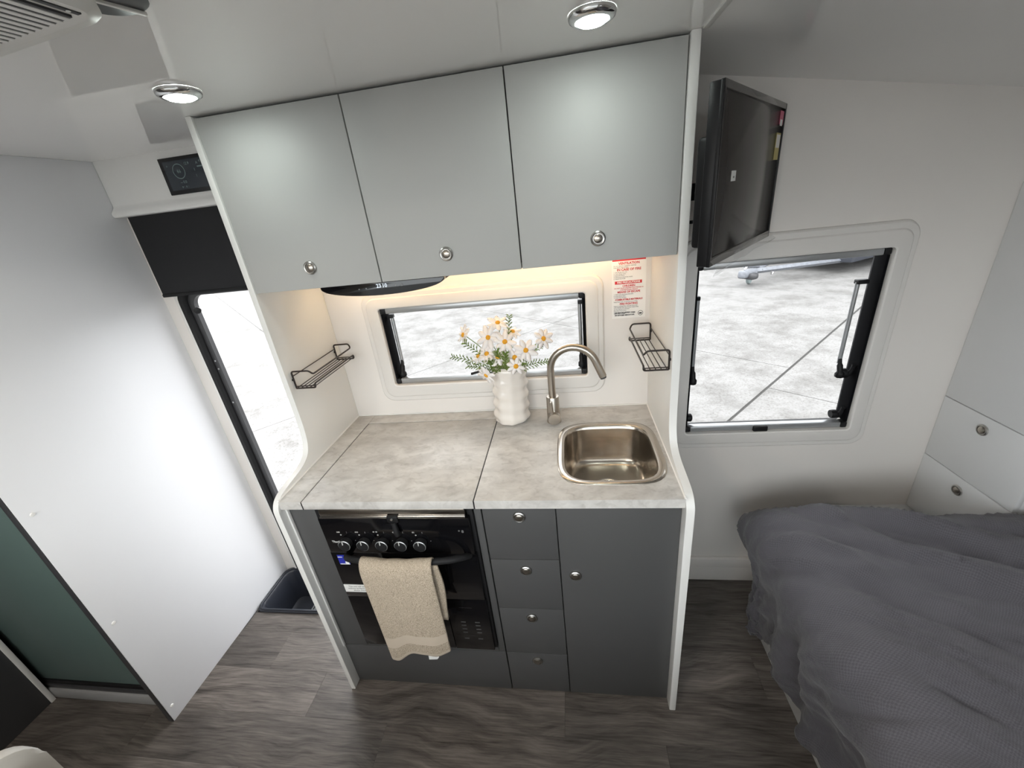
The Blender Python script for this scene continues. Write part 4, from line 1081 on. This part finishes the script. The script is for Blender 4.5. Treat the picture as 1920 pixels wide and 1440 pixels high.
from mathutils import noise as mnoise
def duvet():
    NX, NY = 190, 190
    CX, CY = 1.575, 0.225          # edges of the flat top
    X0, X1 = CX - 0.555, 2.95
    Y0_, Y1_ = -1.28, CY + 0.40
    rr = 0.066
    creases = []                    # (x0,y0, dx,dy, width, height, fade)
    for (ax_, ay_, bx_, by_, w, h) in ((1.60, .20, 2.60, -.42, .030, .013), (1.62, .05, 2.30, -.52, .028, .016), (1.55, -.02, 2.10, -.60, .035, .012), (1.75, .22, 2.80, -.05, .030, .010), (1.58, .12, 2.05, -.10, .018, .009), (1.56, -.15, 1.95, -.60, .03, .010), (1.60, .16, 1.95, .05, .014, .007), (1.95, .10, 2.70, -.25, .025, .009)):
        creases.append((Vector((ax_, ay_)), Vector((bx_, by_)), w, h))
    bm = bmesh.new(); uvl = bm.loops.layers.uv.new('UVMap')
    grid = []; uvs = {}
    for j in range(NY + 1):
        row = []
        Yc = Y0_ + (Y1_ - Y0_) * j / NY
        for i in range(NX + 1):
            u = i / NX
            Xc = X0 + (X1 - X0) * (u ** 1.15)
            # hem is uneven along the foot of the bed
            ru = min(1.0, max(0.0, (Xc - 1.75) / 0.36)); ru = ru * ru * (3 - 2 * ru)
            CY = 0.225 - 0.105 * ru; ZT = 0.602 + 0.055 * ru
            hem = 0.030 * math.sin(Yc * 7.3 + 0.9) + 0.022 * math.sin(Yc * 15.1) + 0.16 * math.exp(-((Yc - .105) / .030) ** 2) + 0.10 * math.exp(-((Yc + .16) / .09) ** 2)
            sx = max(0.0, CX - Xc); sy = max(0.0, Yc - CY)
            if sx > 0.1: sx = 0.1 + (sx - 0.1) * (1 - hem)
            d = math.hypot(sx, sy)
            p2 = Vector((Xc, Yc))
            dz = 0.0
            for a_, b_, w_, h_ in creases:
                ab = b_ - a_; t = (p2 - a_).dot(ab) / ab.length_squared
                if -0.15 < t < 1.15:
                    wob = 0.020 * mnoise.noise(Vector((p2.x * 5, p2.y * 5, w_ * 90)))
                    dist = abs((p2 - a_).cross(ab)) if False else abs((p2.x - a_.x) * ab.y - (p2.y - a_.y) * ab.x) / ab.length
                    dist = abs(dist + wob)
                    fade = max(0.0, 1 - abs(t - .45) / .6)
                    dz += h_ * math.exp(-(dist / w_) ** 2) * fade ** .7
            sa = Xc * 0.80 - Yc * 0.60; sb_ = Xc * 0.60 + Yc * 0.80
            rg = 1 - 2 * abs(mnoise.noise(Vector((sa * 1.5 + .3, sb_ * 6.5, 3.3)))); dz += 0.030 * max(0, rg) ** 2 - .008
            rg2 = 1 - 2 * abs(mnoise.noise(Vector((sa * 3.5, sb_ * 15 + 2.0, 8.3)))); dz += 0.013 * max(0, rg2) ** 2
            rg3 = 1 - 2 * abs(mnoise.noise(Vector((sa * 9.0, sb_ * 30 + 2.0, 1.3)))); dz += 0.0045 * max(0, rg3) ** 2
            dz += 0.010 * mnoise.noise(Vector((Xc * 3.2, Yc * 3.2, 1.7))) + 0.0035 * mnoise.noise(Vector((Xc * 13 + Yc * 6, Yc * 15 - Xc * 4, 4.1)))
            x, y, z = Xc, Yc, ZT
            nrm = Vector((0, 0, 1))
            if d > 1e-6:
                dx, dy = -sx / d, sy / d
                q = rr * PI / 2
                if d < q:
                    o_, dr_ = rr * math.sin(d / rr), rr * (1 - math.cos(d / rr)); nrm = Vector((dx * math.sin(d / rr), dy * math.sin(d / rr), math.cos(d / rr)))
                else:
                    e = d - q
                    o_, dr_ = rr - e * 0.06, rr + e * 0.985; nrm = Vector((dx, dy, 0.05))
                bx = min(Xc + sx, Xc + (CX - Xc if sx > 0 else 0)); 
                bx = CX if sx > 0 else Xc; by = CY if sy > 0 else Yc
                # hanging folds
                fold = 0.75 * (0.016 * math.sin(Yc * 26 + 1.5 * math.sin(Yc * 9)) + 0.010 * math.sin(Yc * 51 + 0.7)) * min(1, max(0, (d - 0.05) / 0.30)) if sx > 0 else 0.010 * math.sin(Xc * 24) * min(1, d / .3)
                puff = 0.040 * math.exp(-((d - .16) / .11) ** 2)
                # corner of the cloth stands out in a point
                cr_ = 0.055 * math.exp(-((math.atan2(sy, sx + 1e-6) - 0.95) / 0.30) ** 2) * math.exp(-((d - .17) / .10) ** 2) if (sx > 0 and sy > 0) else 0
                o_ += fold + puff + cr_
                x, y, z = bx + dx * o_, by + dy * o_, ZT - dr_
            z_lim = 0.012
            v = Vector((x, y, z)) + nrm * dz
            if v.z < z_lim + 0.01 * mnoise.noise(Vector((Xc * 9, Yc * 9, 0))): v.z = z_lim + 0.01
            vert = bm.verts.new(v); uvs[vert] = (Xc, Yc); row.append(vert)
        grid.append(row)
    for j in range(NY):
        for i in range(NX):
            f = bm.faces.new((grid[j][i], grid[j][i + 1], grid[j + 1][i + 1], grid[j + 1][i]))
            for l in f.loops: l[uvl].uv = uvs[l.vert]
    o = mesh_obj('duvet', bm, 'duvet', None, 0)
    m = o.modifiers.new('solidify', 'SOLIDIFY'); m.thickness = 0.012; m.offset = -1
    tag(o, 'rumpled dark grey waffle-weave duvet covering the bed', 'duvet')
duvet()

# ------------------------------------------------------------------ dinette seat corner (lower left)
se = thing('dinette_bench', 'white dinette bench back with grey cushion at lower left corner', 'bench', (-0.10, -1.0, 0))
oy = -0.569
pr = [(oy, 0.0), (oy, 0.78)] + [(oy - .07 + .07 * math.cos(a), 0.812 + .07 * math.sin(a)) for a in [PI / 2 * k / 8 for k in range(9)]] + [(-1.20, 0.882), (-1.20, 0.0)]
prism('back_panel', pr, 'x', -0.135, -0.100, 'seat_shell', se, bev=0.008)
bm = bmesh.new()
bm_box(bm, -0.100, -0.045, -1.18, -0.612, 0.47, 0.845, 0.024, 4)
mesh_obj('back_cushion', bm, 'cushion', se, 50)
box('seat_base', -0.100, 0.26, -1.45, -0.60, 0.0, 0.36, 'seat_shell', se, bev=0.004)
bm = bmesh.new()
bm_box(bm, -0.095, 0.30, -1.45, -0.60, 0.36, 0.47, 0.03, 4)
mesh_obj('seat_cushion', bm, 'cushion', se, 50)

s2 = thing('dinette_bench', 'unseen white bench with grey cushions added to block window light', 'bench', (1.30, -1.2, 0))  # added out of view to keep low window light off the floor
box('back_panel', 1.365, 1.395, -1.48, -0.96, 0.0, 0.87, 'seat_shell', s2, bev=0.01)
box('back_cushion', 1.315, 1.364, -1.46, -0.98, 0.47, 0.845, 'cushion', s2, bev=0.02, seg=4)
box('seat_base', 1.09, 1.364, -1.48, -0.96, 0.0, 0.36, 'seat_shell', s2, bev=0.004)
box('seat_cushion', 1.08, 1.314, -1.48, -0.95, 0.36, 0.47, 'cushion', s2, bev=0.03, seg=4)
tb_ = thing('shading_table', 'unseen dinette table added to shade the floor and lower cabinets', 'table', (0.70, -1.20, 0))  # added light blocker, darkens the aisle floor and base fronts
box('table_top', 0.06, 1.12, -1.48, -0.92, 0.70, 0.725, 'bench', tb_, bev=0.008)
lathe('table_leg', [(0.0, 0), (0.14, 0), (0.14, .012), (0.03, .02), (0.03, .70), (0, .70)], (0.70, -1.20, 0.0), (0, 0, 1), 'alu', tb_, 20)

# ------------------------------------------------------------------ entry step
stp = thing('entry_step', 'dark plastic entry step tray sunk in the floor at the door', 'step', (-0.35, 0.41, -0.18))
sx0, sx1, sy0, sy1 = -0.652, -0.034, 0.288, D - .002
def sr(d, z, r=0.035): return [(x, y, z) for x, y in rrect((sx0 + sx1) / 2, (sy0 + sy1) / 2, (sx1 - sx0) / 2 - d, (sy1 - sy0) / 2 - d, r, 6)]
loft('tray', [sr(-.006, 0.001), sr(-.006, 0.008), sr(0.0, 0.012), sr(.010, 0.010), sr(.014, 0.002), sr(.022, -.10, .03), sr(.028, -.165, .03), sr(.045, -.175, .03)], 'tray', stp, cap1=True, smooth=50)
tube('rim_bead', [(x, y, 0.0125) for x, y, z in sr(.002, 0)], 0.0045, 'tray', stp, 8, closed=True)
for x in (-0.50, -0.485, -0.10):
    box('rib', x - .003, x + .003, sy0 + .03, sy1 - .03, -0.176, -0.150, 'alu', stp, bev=0.0015)
box('tread', -0.46, -0.13, sy0 + .05, sy1 - .05, -0.176, -0.166, 'tray', stp, bev=0.003)
for q in (0.36, 0.41, 0.46):
    box('grip', -0.44, -0.15, q - .008, q + .008, -0.167, -0.162, 'black', stp, bev=0.002)

# ------------------------------------------------------------------ outside
gr = struct(box('ground', -60, 60, -30, 80, ZG - .5, ZG - .012, 'ground_dark', bev=0))
uu = Vector((0.68, 0.733, 0)).normalized(); vv = Vector((0.733, -0.68, 0)).normalized()
def slab(s0, s1, t0, t1, g=0.006):
    bm = bmesh.new()
    q = [uu * s + vv * t for s, t in ((s0 + g, t0 + g), (s1 - g, t0 + g), (s1 - g, t1 - g), (s0 + g, t1 - g))]
    lo = [bm.verts.new((p.x, p.y, ZG - .05)) for p in q]; hi = [bm.verts.new((p.x, p.y, ZG)) for p in q]
    bm.faces.new(lo); bm.faces.new(hi)
    for i in range(4): bm.faces.new((lo[i], lo[(i + 1) % 4], hi[(i + 1) % 4], hi[i]))
    mesh_obj('concrete_slab', bm, 'ground', gr)
SP = 4.15
for k in range(-6, 7):
    t0 = -0.213 + SP * k if k != 0 else -0.213
    t1 = t0 + SP
    so = 4.80 if k >= 0 else 5.52
    for i in range(-6, 7):
        # wide cracked joint along t = -0.213
        slab(so + SP * i, so + SP * (i + 1), t0 + (0.009 if k == 0 else 0), t1 - (0.009 if k == -1 else 0))
# trailer parked outside the bed window
TC = Vector((4.95, 8.95, 0)); ta = Vector((0.85, 0.53, 0)).normalized(); tb = Vector((ta.y, -ta.x, 0))
TM = Matrix(((ta.x, -tb.x, 0, TC.x), (ta.y, -tb.y, 0, TC.y), (0, 0, 1, 0), (0, 0, 0, 1)))
tr = thing('parked_trailer', 'galvanised trailer drawbar with jockey wheel parked outside the bed window', 'trailer', (TC.x, TC.y, ZG))
for s in (-1, 1):
    bm = bmesh.new()
    bm_tube(bm, [TM @ Vector((0.10, 0, -0.30)), TM @ Vector((2.2, s * 0.75, -0.30))], 0.06, 4)
    mesh_obj('drawbar', bm, 'galv', tr)
box('coupling', -0.30, 0.16, -0.09, 0.09, -0.40, -0.23, 'galv', tr, bev=0.05, mtx=TM, seg=3)
box('coupling_guard', -0.16, 0.05, -0.20, 0.20, -0.44, -0.30, 'greyframe', tr, bev=0.05, mtx=TM, seg=3)
tube('coupling_handle', [TM @ Vector(p) for p in ((-0.20, 0, -.22), (-0.10, 0, -.14), (0.05, 0, -.13))], 0.02, 'chrome', tr)
box('chassis', 2.0, 7.0, -0.95, 0.95, -0.34, 0.0, 'trailer_body', tr, bev=0.02, mtx=TM)
box('body', 1.9, 7.2, -1.2, 1.2, 0.0, 2.3, 'trailer_body', tr, bev=0.08, mtx=TM)
for s in (-1, 1):
    for q in (4.2, 5.0):
        c = TM @ Vector((q, s * 1.0, ZG + .33))
        wh = lathe('wheel', [(0.0, -.11), (0.20, -.11), (0.31, -.10), (0.33, -.06), (0.33, .06), (0.31, .10), (0.20, .11), (0, .11)], c, tb, 'tyre', tr, 28)
        lathe('hub', [(0.18, -.115), (0.17, -.12), (0, -.12)], c, tb, 'galv', wh, 16)
jx, jy = 5.02, 9.12
jw = lathe('jockey_wheel', [(0.0, -.03), (0.09, -.035), (0.12, -.028), (0.13, 0), (0.12, .028), (0.09, .035), (0, .03)], (jx, jy, ZG + .13), (0.75, -0.66, 0), 'wheel_grey', tr, 24)
tube('jockey_stem', [(jx, jy, ZG + .12), (jx + .06, jy + .02, ZG + .28), (jx + .05, jy + .02, ZG + .62)], 0.03, 'galv', tr, 10)
tube('jockey_clamp', [(jx - .12, jy + .05, ZG + .40), (jx + .18, jy, ZG + .40)], 0.05, 'galv', tr, 10)
for k in range(3):
    pts = [TM @ Vector((-0.18 + .08 * k + .05 * t, 0.10 * math.sin(t * 1.5 + k), -0.28 - 0.12 * math.sin(PI * t / 6))) for t in range(7)]
    tube('safety_chain', pts, 0.018, 'greyframe', tr, 6)
tube('tie_ring', [TM @ Vector(p) for p in ((0.50, -0.15, -.33), (0.52, -0.15, -.41), (0.56, -0.15, -.37))], 0.02, 'chrome', tr, 6)
